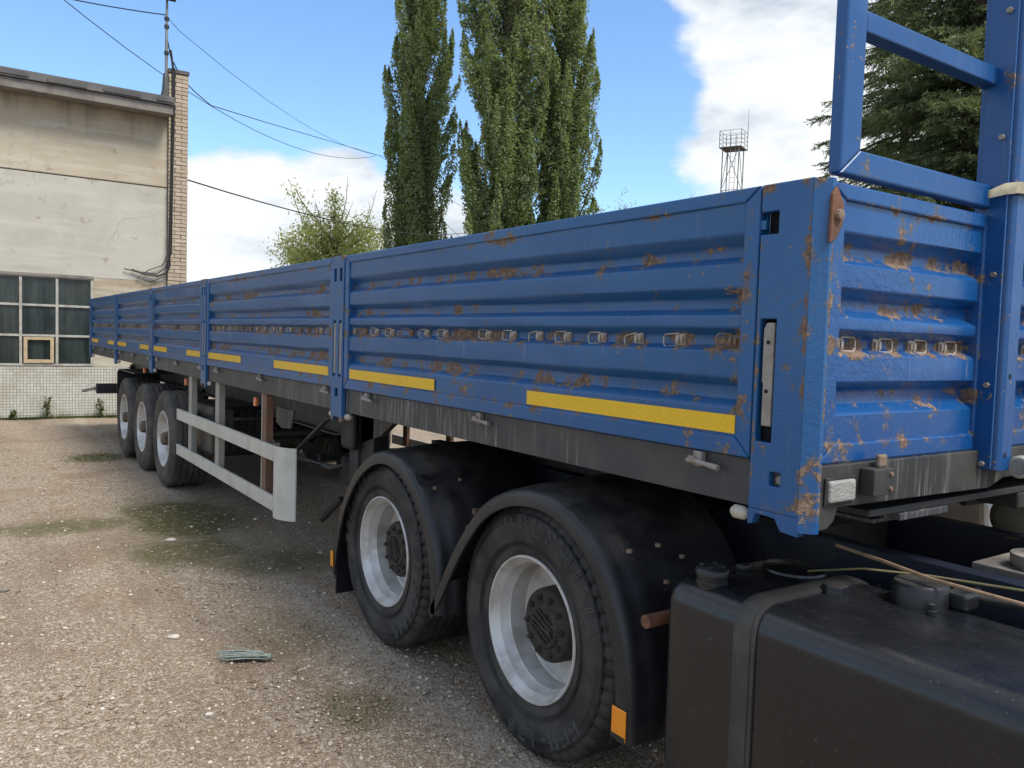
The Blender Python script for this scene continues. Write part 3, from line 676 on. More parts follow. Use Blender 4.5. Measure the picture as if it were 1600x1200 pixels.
MB().box(2.44, 2.5, -.203, .0, 1.22, ZT).build('far_corner_post', 'post_blue', TR, .004)
# cream buffer knobs at the post feet
def knob(y):
    MB().lathe([(-.0, 0), (-.0, .012), (-.012, .021), (-.045, .020), (-.06, .010), (-.062, 0)][::-1], 'Y', (.028, y + .062, 1.236), 14).build('rail_knob', 'knob_cream', TR, 0, 40)
for yc in PY: knob(yc + (.015 if yc == 0 else -.15)); 
for yc in PY[1:]: knob(yc + .092)
# outer rail
MB().prism([(.022, 1.262), (.022, 1.398), (.2, 1.398), (.2, 1.388), (.032, 1.388), (.032, 1.272), (.10, 1.272), (.10, 1.262)][::-1], 'Y', -.16, 13.66).build('outer_rail', 'chassis_grey', TR, .002)
MB().prism([(2.478, 1.262), (2.478, 1.398), (2.3, 1.398), (2.3, 1.388), (2.468, 1.388), (2.468, 1.272), (2.40, 1.272), (2.40, 1.262)], 'Y', -.16, 13.66).build('outer_rail', 'chassis_grey', TR)
for i, (a, b_) in enumerate(zip(PY[:-1], PY[1:])):
    for k, fr in enumerate((.065, .48, .865)):
        y = a + (b_ - a) * fr
        c = MB().box(-.002, .020, y - .016, y + .016, 1.352, 1.398).box(-.012, .010, y + .005, y + .030, 1.366, 1.382)
        c = c.build('board_clamp', 'galv_steel', TR, .002)
        MB().tube([(-.004, y + .036, 1.366), (-.006, y + .01, 1.367), (-.006, y - .03, 1.364), (-.003, y - .085, 1.358)], [.009, .010, .008, .010], 8).build('clamp_lever', 'galv_steel', c, 0, 50)
# bed and under-frame
for i in range(12):
    x0 = .21 + i * .1745; MB().box(x0, x0 + .171, -.1, 13.6, 1.372, 1.400).build('floor_plank', 'bed_plank', TR)
def beam(x): 
    MB().prism([(-.05, 1.255), (13.5, 1.255), (13.5, 1.05), (12.2, .98), (4.4, .95), (3.4, 1.17), (-.05, 1.18)], 'X', x - .012, x + .012).build('main_beam', 'chassis_grey', TR, .002)
    MB().box(x - .07, x + .07, -.05, 13.5, 1.2555, 1.27).build('beam_flange', 'chassis_grey', TR)
    MB().prism([(-.05, 1.168), (-.05, 1.18), (3.4, 1.17), (4.4, .95), (12.2, .98), (13.5, 1.05), (13.5, 1.04), (12.2, .968), (4.4, .938), (3.4, 1.158)][::-1], 'X', x - .07, x + .07).build('beam_flange', 'chassis_grey', TR)
beam(.62); beam(1.88)
for k in range(13):
    y = .75 + k * 1.02; MB().prism([(.06, 1.37), (2.44, 1.37), (2.44, 1.30), (1.95, 1.21), (.55, 1.21), (.06, 1.30)], 'Y', y - .03, y + .03).build('cross_member', 'chassis_black', TR)
for y0 in (3.55,): MB().prism([(2.9, 1.25), (3.5, 1.25), (3.5, 1.0), (3.2, 1.08)], 'X', .36, .40).build('gusset', 'chassis_grey', TR)
# front beam with end bracket, lamp, bump stop
FB = MB().prism([(.031, 1.222), (.105, 1.226), (.135, 1.245), (.15, 1.282), (1.0, 1.272), (1.1, 1.30), (1.4, 1.30), (1.5, 1.272), (2.35, 1.282), (2.37, 1.24), (2.44, 1.226), (2.44, 1.402), (.031, 1.402)], 'Y', -.188, -.11).build('front_beam', 'front_beam_black', TR, .003)
MB().box(.088, .208, -.206, -.189, 1.300, 1.362).build('marker_lamp', 'lamp_lens', FB, .008, seg=3)
MB().box(.08, .216, -.195, -.1885, 1.292, 1.370).build('lamp_base', 'rubber', FB, .006)
MB().box(.245, .345, -.235, -.189, 1.312, 1.388).build('stop_bracket', 'front_beam_black', FB, .003)
MB().box(.298, .340, -.215, -.20, 1.388, 1.425).build('bracket_lug', 'rusty_steel', FB, .006)
for zz in (1.372, 1.33): MB().lathe([(0, .007), (-.006, .006), (-.006, 0)], 'Y', (.325, -.2355, zz), 8).build('bolt', 'rusty_steel', FB)
# front wall: three corrugated panels between posts
FY = -.17
def MFR(d, u, z): return (u, FY + d, z)
for i, (u0, u1) in enumerate(((.062, .925), (1.06, 1.44), (1.575, 2.438))):
    pts, fs = corrugated(u0 + .075, u1 - .02, 20 + i)
    fp = MB().add([MFR(p[0] * 1.15, p[1], p[2]) for p in pts], fs).build('front_board', 'front_blue', TR, 0, 80); crisp(fp)
    if i == 0: fp['label'] = 'front wall board with blistered deep blue paint and rust under its rings'
    frame4(MFR, fp, u0, u1, .080, .02, .045, .056, -.002, .05, 'front_blue', bevel=.006)
    for k, xx in enumerate((.205, .395, .585, .765) if i == 0 else ((1.16, 1.33) if i == 1 else (1.7, 1.9, 2.1, 2.3))):
        inst('lashing_ring', RINGS[0], fp, (xx, FY + INN * 1.15 - .004, 1.737), (0, random.uniform(-.1, .1), -math.pi / 2 + math.pi), None).rotation_euler = (0, random.uniform(-.1, .1), math.pi / 2)
for o in [q for q in COL.objects if q.name.startswith('lashing_ring') and q.parent and q.parent.name.startswith('front_board')]:
    o.rotation_euler = (random.uniform(-.1, .1), 0, -math.pi / 2); o.rotation_euler = (0, 0, math.pi / 2); o.scale = (1, -1, 1)
for i, (a, b_) in enumerate(((.925, 1.06), (1.44, 1.575))):
    m = MB().prism([(a + .02, FY - .062), (a + .035, FY - .07), (b_ - .035, FY - .07), (b_ - .02, FY - .062), (b_ - .002, FY - .005), (b_ - .002, FY + .05), (a + .002, FY + .05), (a + .002, FY - .005)], 'Z', 1.338, 3.30)
    hp = m.build('headboard_post', 'gate_blue', TR, .004)
    MB().box(a - .006, a + .003, FY - .055, FY + .03, 1.345, 3.28).build('post_flange', 'gate_blue', hp, .002)
    for zz in (2.82, 2.42, 1.98, 1.62, 1.36):
        MB().lathe([(0, .010), (-.012, .009), (-.012, 0)], 'X', (a - .006, FY - .03, zz), 6).build('bolt', 'galv_steel', hp)
        if zz < 1.7 or i == 1: MB().lathe([(-.001, .009), (-.001, 0)], 'Y', ((a + b_) / 2 - .01, FY - .0702, zz + .03), 10).build('bolt_hole_shade', 'void_shade', hp)  # flat dark disc paints the shade of a hole
# pipe frame above the front wall
def gate(u0, u1):
    Z0, Z1, w = ZT + .022, 3.22, .074
    def q(nm, pts):
        vs = [(p[0], FY - .006, p[1]) for p in pts] + [(p[0], FY + .034, p[1]) for p in pts]
        return MB().add(vs, [(0, 1, 2, 3), (7, 6, 5, 4), (0, 4, 5, 1), (1, 5, 6, 2), (2, 6, 7, 3), (3, 7, 4, 0)])
    wl = .092
    o = q('', [(u0, Z0), (u1, Z0), (u1 - w, Z0 + w), (u0 + wl, Z0 + w)]).build('headboard_frame', 'gate_blue', TR, .008, seg=3)
    q('', [(u0, Z1), (u0 + wl, Z1 - w), (u1 - w, Z1 - w), (u1, Z1)]).build('upper_rail', 'gate_blue', o, .008)
    q('', [(u0, Z0 + .0015), (u0 + wl, Z0 + w + .0015), (u0 + wl, Z1 - w - .0015), (u0, Z1 - .0015)]).build('frame_stile', 'gate_blue', o, .008, seg=3)
    q('', [(u1, Z0 + .0015), (u1, Z1 - .0015), (u1 - w, Z1 - w - .0015), (u1 - w, Z0 + w + .0015)]).build('frame_stile', 'gate_blue', o, .008)
    MB().box(u0 + wl + .001, u1 - w - .001, FY - .002, FY + .05, 2.592, 2.650).build('cross_bar', 'gate_blue', o, .006, seg=3)
gate(.098, 1.005); gate(1.495, 2.402)
m = MB().prism([(.022, 2.128), (.040, 2.150), (.072, 2.108), (.072, 2.055), (.046, 2.012), (.018, 2.0)], 'Y', FY - .042, FY - .032); hg = m.build('corner_hinge', 'rusty_pipe', TR, .003)
MB().lathe([(0, .016), (-.012, .014), (-.014, 0)], 'Y', (.046, FY - .042, 2.075), 8).build('hinge_bolt', 'rusty_steel', hg)

# wheels
def tyre_mesh(R0, wid, lugs, name, mat):
    nseg = 216 if lugs else 144
    rim_r = .296
    prof = [(.03, rim_r - .012), (.004, rim_r + .006), (-.002, rim_r + .025), (-.010, rim_r + .06), (-.0125, rim_r + .062), (-.018, rim_r + .095), (-.0200, rim_r + .098), (-.0200, rim_r + .15), (-.0175, rim_r + .153), (-.010, R0 - .045), (-.006, R0 - .043), (.000, R0 - .022), (.016, R0 - .005), (.032, R0)]
    ntop = len(prof); tw = wid - .064
    gs = []
    for k in range(1, 5):
        c = .032 + tw * k / 5
        gs += [(c - .012, R0), (c - .007, R0 - .012), (c + .007, R0 - .012), (c + .012, R0)]
    prof += gs; prof += [(wid - .032, R0), (wid - .016, R0 - .005), (wid, R0 - .03), (wid + .015, R0 - .10), (wid + .01, rim_r + .05), (wid - .02, rim_r - .01)]
    def mod(i, j, a, r):
        if lugs and 10 <= i <= 13 and j % 4 == 0: return a + (.006 if i < 13 else 0), r - .008
        if ntop <= i < ntop + 16:
            a += .007 * (abs((j % 12) - 6) / 3 - 1)
            if lugs and j % 6 == 0: r = min(r, R0 - .007)
        return a, r
    m = MB().lathe(prof, 'X', (0, 0, 0), nseg, mod=mod)
    me = bpy.data.meshes.new(name); me.from_pydata(m.v, [], [f[::-1] for f in m.f]); me.materials.append(MATS[mat])
    me.polygons.foreach_set('use_smooth', [True] * len(me.polygons)); me.set_sharp_from_angle(angle=R(38)); return me
def lathe_mesh(name, prof, mat, n=72, ang=35, extra=None):
    m = MB().lathe(prof, 'X', (0, 0, 0), n)
    if extra: extra(m)
    me = bpy.data.meshes.new(name); me.from_pydata(m.v, [], [f[::-1] for f in m.f]); me.materials.append(MATS[mat])
    me.polygons.foreach_set('use_smooth', [True] * len(me.polygons)); me.set_sharp_from_angle(angle=R(ang)); return me
rim_drive = lathe_mesh('rim', [(.02, .300), (.0, .306), (-.006, .303), (-.006, .296), (.004, .290), (.018, .284), (.030, .272), (.034, .270), (.075, .262), (.08, .258), (.16, .254), (.168, .245), (.172, .20), (.175, .165), (.172, .14), (.19, .12)], 'rim_silver')
rim_trail = lathe_mesh('rim', [(.02, .300), (.0, .306), (-.006, .303), (-.006, .296), (.004, .288), (.03, .274), (.06, .262), (.075, .250), (.08, .2), (.085, .165), (.10, .14)], 'rim_silver')
def hub_extra(m):
    for k in range(10):
        a = 2 * math.pi * k / 10 + .2; y, z = .118 * math.cos(a), .118 * math.sin(a)
        m.lathe([(.085, .0145), (.072, .0140), (.070, .011), (.060, .008), (.060, 0)], 'X', (0, y, z), 6)
    for k in range(5):
        a = 2 * math.pi * k / 5 + .5; m.box(.058, .074, .02 * math.cos(a) - .006, .07 * math.cos(a) + .006, .05 * math.sin(a) - .006, .06 * math.sin(a) + .006)
    for k in range(-2, 3): m.box(.060, .07, -.075 + abs(k) * .012, .075 - abs(k) * .012, k * .024 - .004, k * .024 + .004)
hub_drive = lathe_mesh('hub', [(.18, .160), (.10, .156), (.090, .152), (.082, .142), (.08, .098), (.070, .090), (.068, 0)], 'hub_black', 40, 35, hub_extra)
def hub2(m):
    for k in range(10):
        a = 2 * math.pi * k / 10; m.lathe([(.10, .014), (.068, .013), (.068, 0)], 'X', (0, .168 * math.cos(a), .168 * math.sin(a)), 6)
hub_trail = lathe_mesh('hub', [(.12, .15), (.09, .13), (.085, .075), (.02, .072), (-.01, .066), (-.02, .052), (-.022, 0)], 'hub_brown', 32, 35, hub2)
ty_drive = tyre_mesh(.527, .30, True, 'tyre', 'rubber'); ty_trail = tyre_mesh(.528, .385, False, 'tyre', 'rubber_dusty')
def flip(o): o.rotation_euler = (0, 0, math.pi)
WROOT = {}
def wheel(parent, x, y, z, drive, spin, mirror=False):
    w = bpy.data.objects.new('wheel', None); COL.objects.link(w); w.location = (x, y, z); w.empty_display_size = .1
    attach(w, parent); 
    for nm, me in (('tyre', ty_drive if drive else ty_trail), ('rim', rim_drive if drive else rim_trail), ('hub', hub_drive if drive else hub_trail)):
        o = bpy.data.objects.new(nm, me); COL.objects.link(o); o.parent = w; o.rotation_euler = (spin, 0, 0)
        if mirror: o.rotation_euler = (0, 0, math.pi)
    if drive:
        o = bpy.data.objects.new('tyre', ty_drive); COL.objects.link(o); o.parent = w; o.location = ((-.34 if mirror else .34), 0, 0)
        if mirror: o.rotation_euler = (0, 0, math.pi)
    return w
TY = [7.92, 9.15, 10.39]
for k, y in enumerate(TY):
    wheel(TR, .005, y, .518, False, .3 + k); wheel(TR, 2.495, y, .518, False, 0, True)
    MB().tube([(.3, y, .52), (2.2, y, .52)], .065, 14).build('axle', 'chassis_black', TR, 0, 40)
    for xx in (.62, 1.88): MB().prism([(y - .55, 1.0), (y - .45, 1.0), (y + .1, .60), (y + .1, .45), (y - .05, .45)], 'X', xx - .05, xx + .05).build('suspension_arm', 'chassis_black', TR)
# text on tyres
def text_mesh(parent, words, ry, w, letter_r, a0, a1, size, base_x=-.0215):
    """letters set clockwise (seen from outside) around the sidewall, tops outwards; angles from the top in degrees"""
    n = len(words)
    for i, ch in enumerate(words):
        cu = bpy.data.curves.new('glyph', 'FONT'); cu.body = ch; cu.size = size; cu.align_x = 'CENTER'; cu.fill_mode = 'NONE'; cu.bevel_depth = .0017; cu.bevel_resolution = 0; cu.resolution_u = 3
        to = bpy.data.objects.new('glyph', cu); COL.objects.link(to)
        bpy.context.view_layer.update()
        gm_ = bpy.data.meshes.new_from_object(to.evaluated_get(bpy.context.evaluated_depsgraph_get()))
        a = R(a0 + (a1 - a0) * i / max(1, n - 1)); mv = []
        for v in gm_.vertices:
            rr = letter_r + v.co.y; th = a + v.co.x * 1.25 / letter_r      # clockwise seen from outside
            mv.append((base_x - v.co.z, -rr * math.sin(th), rr * math.cos(th)))
        mf = [tuple(p.vertices) for p in gm_.polygons]
        bpy.data.objects.remove(to); bpy.data.curves.remove(cu); bpy.data.meshes.remove(gm_)
        me = bpy.data.meshes.new('letter'); me.from_pydata(mv, [], mf); me.materials.append(MATS['letter_rubber'])
        o = bpy.data.objects.new('letter', me); COL.objects.link(o); o.parent = w
# mud flap, rear bumper, lights
MB().box(.04, .62, 11.22, 11.235, .42, 1.08).build('mud_flap', 'black_plastic', TR, .004)
MB().box(1.88, 2.46, 11.22, 11.235, .42, 1.08).build('mud_flap', 'black_plastic', TR, .004)
MB().prism([(11.235, 1.08), (11.22, 1.08), (11.05, 1.12), (9.9, 1.12), (9.9, 1.135), (11.08, 1.135)], 'X', .04, .62).build('wheel_cover', 'black_plastic', TR)
MB().box(.05, 2.45, 13.30, 13.42, .62, .78).build('rear_bumper', 'chassis_black', TR, .006)
for xx in (.55, 1.9): MB().box(xx, xx + .08, 13.25, 13.33, .7, 1.1).build('bumper_hanger', 'chassis_black', TR)
MB().tube([(.06, 13.4, .70), (.0, 13.75, .66), (-.06, 14.0, .62)], [.03, .024, .028], 8).build('bumper_handle', 'galv_steel', TR, 0, 50)
MB().box(.62, 1.9, 12.2, 13.3, .98, 1.2).build('rear_crossbox', 'chassis_black', TR)
for (yy, zz) in ((4.98, 1.175), (7.35, 1.19), (9.6, 1.2)):
    o = MB().box(.10, .125, yy - .02, yy + .035, zz - .05, zz + .02).build('side_marker', 'lamp_orange', TR, .004)
    MB().tube([(.13, yy - .02, zz), (.16, yy - .12, zz + .02), (.2, yy - .25, zz + .06)], .006, 5).build('marker_cable', 'cable_black', o)
# side guard
SG = MB().box(.012, .040, 4.10, 7.32, .792, .902).build('guard_rail', 'guard_white', TR, .004)
MB().box(.012, .040, 4.10, 7.32, .430, .536).build('guard_rail', 'guard_white', TR, .004)
_gp = [(.03 - .085 * math.sin(math.pi * k / 12) ** .8, 4.165 - .345 * k / 12) for k in range(13)]
MB().prism(_gp + [(x + .008, y) for x, y in _gp[::-1]], 'Z', .435, .935).build('guard_end_plate', 'guard_white', TR, 0, 30)
for k, (yy, mt) in enumerate(((6.87, 'guard_post'), (5.87, 'guard_post'), (4.55, 'rust_post'))):
    MB().box(.0415, .048, yy - .055, yy + .055, .44, 1.262).box(.0485, .095, yy - .055, yy - .049, .44, 1.262).build('guard_post', mt, TR, .002)
    MB().box(.0395, .0412, yy + .035, yy + .0552, .44, 1.262).build('post_edge', 'guard_post', TR)
for zz in (.82, .88, .455, .51):
    MB().lathe([(0, .008), (-.006, .007), (-.006, 0)], 'X', (.012, 4.21, zz), 8).build('guard_bolt', 'chassis_grey', TR)
for zz in (.79, .43): MB().box(2.46, 2.495, 4.0, 7.32, zz, zz + .11).build('far_guard_rail', 'guard_white', TR, .004)
for yy in (4.5, 5.9, 6.9): MB().box(2.42, 2.459, yy - .05, yy + .05, .45, 1.262).build('far_guard_post', 'rust_post', TR)
# ribbed box ahead of the rear wheels
tb = MB().box(.12, .62, 6.35, 7.28, .52, 1.0).build('tool_box', 'black_plastic', TR, .03)
for k in range(6): MB().box(.16 + k * .075, .19 + k * .075, 6.335, 6.352, .56, .96).build('box_rib', 'black_plastic', tb, .006)
MB().tube([(.06, 6.30, .885), (.65, 6.30, .885)], .018, 8).build('box_bar', 'chassis_grey', tb, 0, 50)
MB().box(.22, .30, 6.28, 6.33, .80, .98).build('box_clasp', 'chassis_grey', tb, .005)
# landing gear
for xx in (.34, 2.06):
    lg = MB().box(xx, xx + .13, 3.50, 3.64, .42, 1.26).build('landing_leg', 'chassis_grey' if xx < 1 else 'chassis_black', TR, .006)
    MB().box(xx + .016, xx + .114, 3.516, 3.624, .12, .42).build('inner_leg', 'chassis_black', lg, .004)
    MB().box(xx - .07, xx + .2, 3.42, 3.72, .045, .07).build('leg_foot', 'chassis_black', lg, .01)
    MB().box(xx - .06, xx, 3.47, 3.67, .95, 1.20).build('gear_box', 'chassis_black', lg, .03, seg=3)
MB().box(.36, .47, 3.30, 3.50, .60, 1.26).build('leg_backing', 'chassis_black', TR, .004)
MB().tube([(.47, 3.57, .78), (2.06, 3.57, .78)], .035, 10).build('leg_cross_tube', 'chassis_black', TR, 0, 50)
MB().tube([(.30, 3.60, 1.15), (.22, 3.62, 1.17), (.20, 3.68, 1.15), (.20, 4.27, .86), (.20, 4.29, .83), (.20, 4.24, .805), (.20, 3.60, .825), (.26, 3.57, .84)], .018, 8).build('crank_handle', 'black_plastic', TR, 0, 60)
MB().tube([(.30, 3.66, .60), (.24, 3.86, .42)], .022, 8).build('brace_stub', 'chassis_black', TR, 0, 60)
# spare wheel under the frame
sp = lathe_mesh('spare_tyre', [(.02, .29), (0, .33), (-.01, .42), (.0, .50), (.03, .525), (.2, .525), (.24, .5), (.25, .42), (.24, .33), (.22, .29)], 'rubber_dusty', 40)
inst('spare_tyre', sp, TR, (1.5, 5.2, .62), (0, math.pi / 2, 0))
for yy in (4.6, 5.6): MB().box(.9, 2.05, yy, yy + .08, .55, .6).build('spare_cradle', 'chassis_black', TR)
MB().prism([(4.35, 1.14), (4.75, 1.14), (4.75, 1.02), (4.62, .985), (4.42, 1.0)], 'X', .20, .215).build('perforated_plate', 'chassis_grey', TR)
# air lines and king pin plate
MB().box(.35, 2.15, -.16, 1.6, 1.228, 1.250).build('king_pin_plate', 'chassis_black', TR, .003)
MB().box(.50, .78, -.17, .2, 1.205, 1.2275).build('wear_plate', 'chassis_grey', TR, .003)
MB().box(1.28, 1.62, -.16, .05, 1.168, 1.227).build('coupling_beam', 'chassis_black', TR, .006)

# ------------------------------------------------------------------ tractor unit
TK = register(thing('truck_tractor', 'black truck chassis with fuel tank and twin rear wheel arches under the trailer', 'truck', (1.25, .5, 0)))
YW = [1.168, 2.57]
wheels = []
for y in YW:
    wheels.append(wheel(TK, .095, y, .519, True, .4 if y < 2 else 1.1)); wheel(TK, 2.405, y, .519, True, 0, True)
    MB().tube([(.5, y, .52), (2.0, y, .52)], .09, 14).build('axle', 'chassis_black', TK, 0, 40)
    MB().lathe([(-.16, .1), (-.12, .18), (0, .22), (.12, .18), (.16, .1)], 'Y', (1.25, y, .52), 20).build('differential', 'chassis_black', TK, 0, 40)
text_mesh(None, 'BELSHINA', 0, wheels[0], .408, -19, 72, .098)
text_mesh(None, 'БЕЛ-178', 0, wheels[0], .415, 130, 190, .075)
text_mesh(None, 'BELSHINA', 0, wheels[1], .408, 62, 150, .098)
text_mesh(None, 'БЕЛ-178', 0, wheels[1], .415, 268, 328, .075)
rg = [(rr, k) for k, rr in enumerate((.345, .350, .355, .360, .365, .475, .480))]
for wv in wheels:
    m = MB()
    for rr, k in rg:
        xx = -.0035 - (rr - .32) * .25 if rr < .4 else -.0125
        m.lathe([(xx, rr - .0012), (xx - .0016, rr), (xx, rr + .0012)], 'X', (0, 0, 0), 72)
    me = bpy.data.meshes.new('sidewall_ridges'); me.from_pydata(m.v, [], [f[::-1] for f in m.f]); me.materials.append(MATS['rubber'])
    o = bpy.data.objects.new('sidewall_ridges', me); COL.objects.link(o); o.parent = wv
# wheel arches
def fender(pts, label, notch=False):
    P2 = []
    for k in range(len(pts) - 1):      # Catmull-Rom through the side outline
        p0 = pts[max(k - 1, 0)]; p1 = pts[k]; p2 = pts[k + 1]; p3 = pts[min(k + 2, len(pts) - 1)]
        for s in range(6):
            u = s / 6
            P2.append(tuple(.5 * ((2 * p1[q]) + (-p0[q] + p2[q]) * u + (2 * p0[q] - 5 * p1[q] + 4 * p2[q] - p3[q]) * u * u + (-p0[q] + 3 * p1[q] - 3 * p2[q] + p3[q]) * u ** 3) for q in (0, 1)))
    P2.append(pts[-1])
    sect = [(.012, -.060), (.0, -.058), (.0, -.014), (.005, -.003), (.018, .008), (.05, .014), (.095, .018), (.097, .0195), (.16, .024), (.25, .029), (.252, .0305), (.33, .036), (.45, .04), (.62, .042), (.62, .038), (.05, .004), (.02, -.004), (.012, -.014)]
    m = MB(); ns = len(sect); L = len(P2)
    for k, (y, z) in enumerate(P2):
        a = P2[max(k - 1, 0)]; b2 = P2[min(k + 1, L - 1)]; ty, tz = b2[0] - a[0], b2[1] - a[1]; l = math.hypot(ty, tz); ny, nz = -tz / l, ty / l
        if nz < 0 and abs(ty) > abs(tz): ny, nz = -ny, -nz
        cy = sum(p[0] for p in pts) / len(pts)
        if (y - cy) * ny + (z - .5) * nz < 0: ny, nz = -ny, -nz
        for (x, h) in sect: m.v.append((.025 + x, y + ny * h, z + nz * h))
    for k in range(L - 1):
        for q in range(ns): m.f.append((k * ns + q, k * ns + (q + 1) % ns, (k + 1) * ns + (q + 1) % ns, (k + 1) * ns + q))
    m.f.append(tuple(range(ns))); m.f.append(tuple((L - 1) * ns + q for q in range(ns))[::-1])
    o = m.build('wheel_arch', 'black_plastic', TK, 0, 40); o['label'] = label
    if notch:                          # torn split across the arch: near-black plate laid on as its shaded opening, plus a lifted lip
        def surf(k, x, lift):
            i = int(k); f = k - i; p = [P2[i][q] * (1 - f) + P2[i + 1][q] * f for q in (0, 1)]
            a, b2 = P2[i], P2[i + 1]; ty, tz = b2[0] - a[0], b2[1] - a[1]; l = math.hypot(ty, tz); ny, nz = tz / l, -ty / l
            if nz < 0: ny, nz = -ny, -nz
            h = np.interp(x, [0, .005, .018, .05, .095, .16], [-.014, -.003, .008, .014, .0185, .024]) + lift
            return (.025 + x, p[0] + ny * h, p[1] + nz * h)
        pl = [(39.0, .020), (38.0, .040), (39.2, .046), (40.0, .085), (39.4, .13), (40.0, .16), (40.7, .155), (40.6, .10), (40.9, .045), (40.2, .018)]
        n_ = len(pl); MB().add([surf(k, x, .0025) for k, x in pl] + [surf(k, x, .0005) for k, x in pl], [tuple(range(n_)), tuple(range(n_, 2 * n_))[::-1]] + [(q, (q + 1) % n_, n_ + (q + 1) % n_, n_ + q) for q in range(n_)]).build('gash_shade', 'void_shade', o)
        lp = [(38.9, .046), (39.9, .085), (39.3, .13), (38.3, .125), (38.6, .07)]
        MB().add([surf(k, x, l) for (k, x), l in zip(lp, (.012, .016, .012, .002, .002))] + [surf(k, x, l - .003) for (k, x), l in zip(lp, (.012, .016, .012, .002, .002))], [(0, 1, 2, 3, 4), (9, 8, 7, 6, 5)] + [(q, (q + 1) % 5, 5 + (q + 1) % 5, 5 + q) for q in range(5)]).build('torn_lip', 'black_plastic', o)
    return o
F1 = fender([(1.925, .39), (1.83, .53), (1.67, .77), (1.47, .98), (1.25, 1.085), (1.02, 1.11), (.83, 1.06), (.67, .95), (.555, .76), (.50, .55), (.485, .335)], 'nearer wheel arch, scuffed black plastic with an orange reflector')
F2 = fender([(3.155, .27), (3.12, .45), (3.03, .68), (2.86, .90), (2.64, 1.045), (2.42, 1.09), (2.21, 1.05), (2.03, .93), (1.90, .74), (1.845, .55), (1.835, .385)], 'farther wheel arch of black plastic with a torn gash', True)
for f_, (yy, zz) in ((F1, (.525, .40)), (F2, (3.13, .345))):
    y_ = yy; hw = .036 if yy < 2 else .018
    MB().box(.018, .0245, y_ - hw, y_ + hw, zz - .055, zz + .055).build('reflector', 'reflector_orange', f_, .003)
    MB().box(.0165, .018, y_ - hw, y_ + hw, zz - .055, zz - .038).build('reflector_base', 'black_plastic', f_)
for (f_, pts) in ((F1, [(.10, .60, .97), (.24, .60, .975), (.33, .565, .93), (.22, .53, .86), (.40, .53, .875)]), (F2, [(.10, 2.02, .955), (.25, 2.03, .985)])):
    for (x, y, z) in pts: MB().lathe([(-.004, .011), (.008, .010), (.010, 0)], 'Z', (x, y - .01, z + .012), 8).build('rivet', 'rusty_steel', f_)
MB().box(.06, .60, 3.15, 3.165, .12, .42).build('mud_flap', 'black_plastic', TK, .003)
for y_ in (1.90,): MB().box(.26, .8, y_ - .012, y_ + .012, .84, .87).build('arch_bracket', 'rusty_steel', TK, .003)
MB().box(.20, .34, 1.80, 1.88, .58, .80).build('brake_bracket', 'rusty_steel', TK, .01)
MB().lathe([(-.08, 0), (-.08, .07), (.02, .085), (.08, .07), (.08, 0)], 'X', (.45, 1.87, .66), 16).build('brake_chamber', 'chassis_black', TK, 0, 40)
# tractor frame rails
for xx, s in ((.84, 1), (1.66, -1)):
    a, b2 = (xx, xx + .075 * s)
    pr = [(a, 1.01), (b2, 1.01), (b2, 1.0), (a + .008 * s, 1.0), (a + .008 * s, .73), (b2, .73), (b2, .72), (a, .72)]
    MB().prism(pr if s < 0 else pr[::-1], 'Y', -2.2, 3.4).build('frame_rail', 'frame_navy', TK, .003)
    for k in range(14):
        y = -1.1 + k * .17; MB().lathe([(0, .014), (-.012, .012), (-.012, 0)] if s > 0 else [(0, .014), (.012, .012), (.012, 0)], 'X', (xx, y, .80 + .08 * (k % 3)), 6).build('frame_bolt', 'hub_black', TK)
for y in (-1.6, -.35, .55, 1.87, 3.2): MB().box(.92, 1.58, y - .05, y + .05, .74, .98).build('frame_cross_member', 'chassis_black', TK, .004)
MB().box(.85, 1.65, 1.3, 2.4, 1.02, 1.10).build('fifth_wheel_base', 'chassis_black', TK, .01)
MB().lathe([(0, 0), (0, .45), (.10, .45), (.12, .40), (.12, 0)], 'Z', (1.25, 1.85, 1.10), 32).build('fifth_wheel', 'chassis_black', TK, 0, 40)
MB().lathe([(.0, .0), (0, .09), (.02, .1), (.05, .1), (.055, .03), (.10, .03), (.10, 0)], 'Z', (1.22, -.28, .985), 16).build('brake_valve', 'galv_steel', TK, 0, 40)
MB().box(1.1, 1.6, -.45, -.1, .95, .985).build('valve_plate', 'concrete_dark', TK, .004)
for zz, yy in ((1.08, -.02),):
    at_ = MB().lathe([(-.42, 0), (-.42, .05), (-.40, .085), (-.36, .10), (.36, .10), (.40, .085), (.42, .05), (.42, 0)], 'X', (2.05, .02, 1.06), 24).build('air_tank', 'tank_brown', TK, 0, 40)
    for q in (-.3, -.26, .1): MB().lathe([(q, .1015), (q + .018, .1015), (q + .018, .104), (q, .104)], 'X', (2.05, .02, 1.06), 24, True).build('tank_band', 'black_plastic', at_, 0, 40)
MB().prism([(.40, .78), (.95, .78), (.98, .90), (.90, .98), (.72, 1.0), (.6, 1.045), (.42, 1.0)], 'X', 2.28, 2.42).build('far_wheel_arch', 'white_plastic', TK, .03)
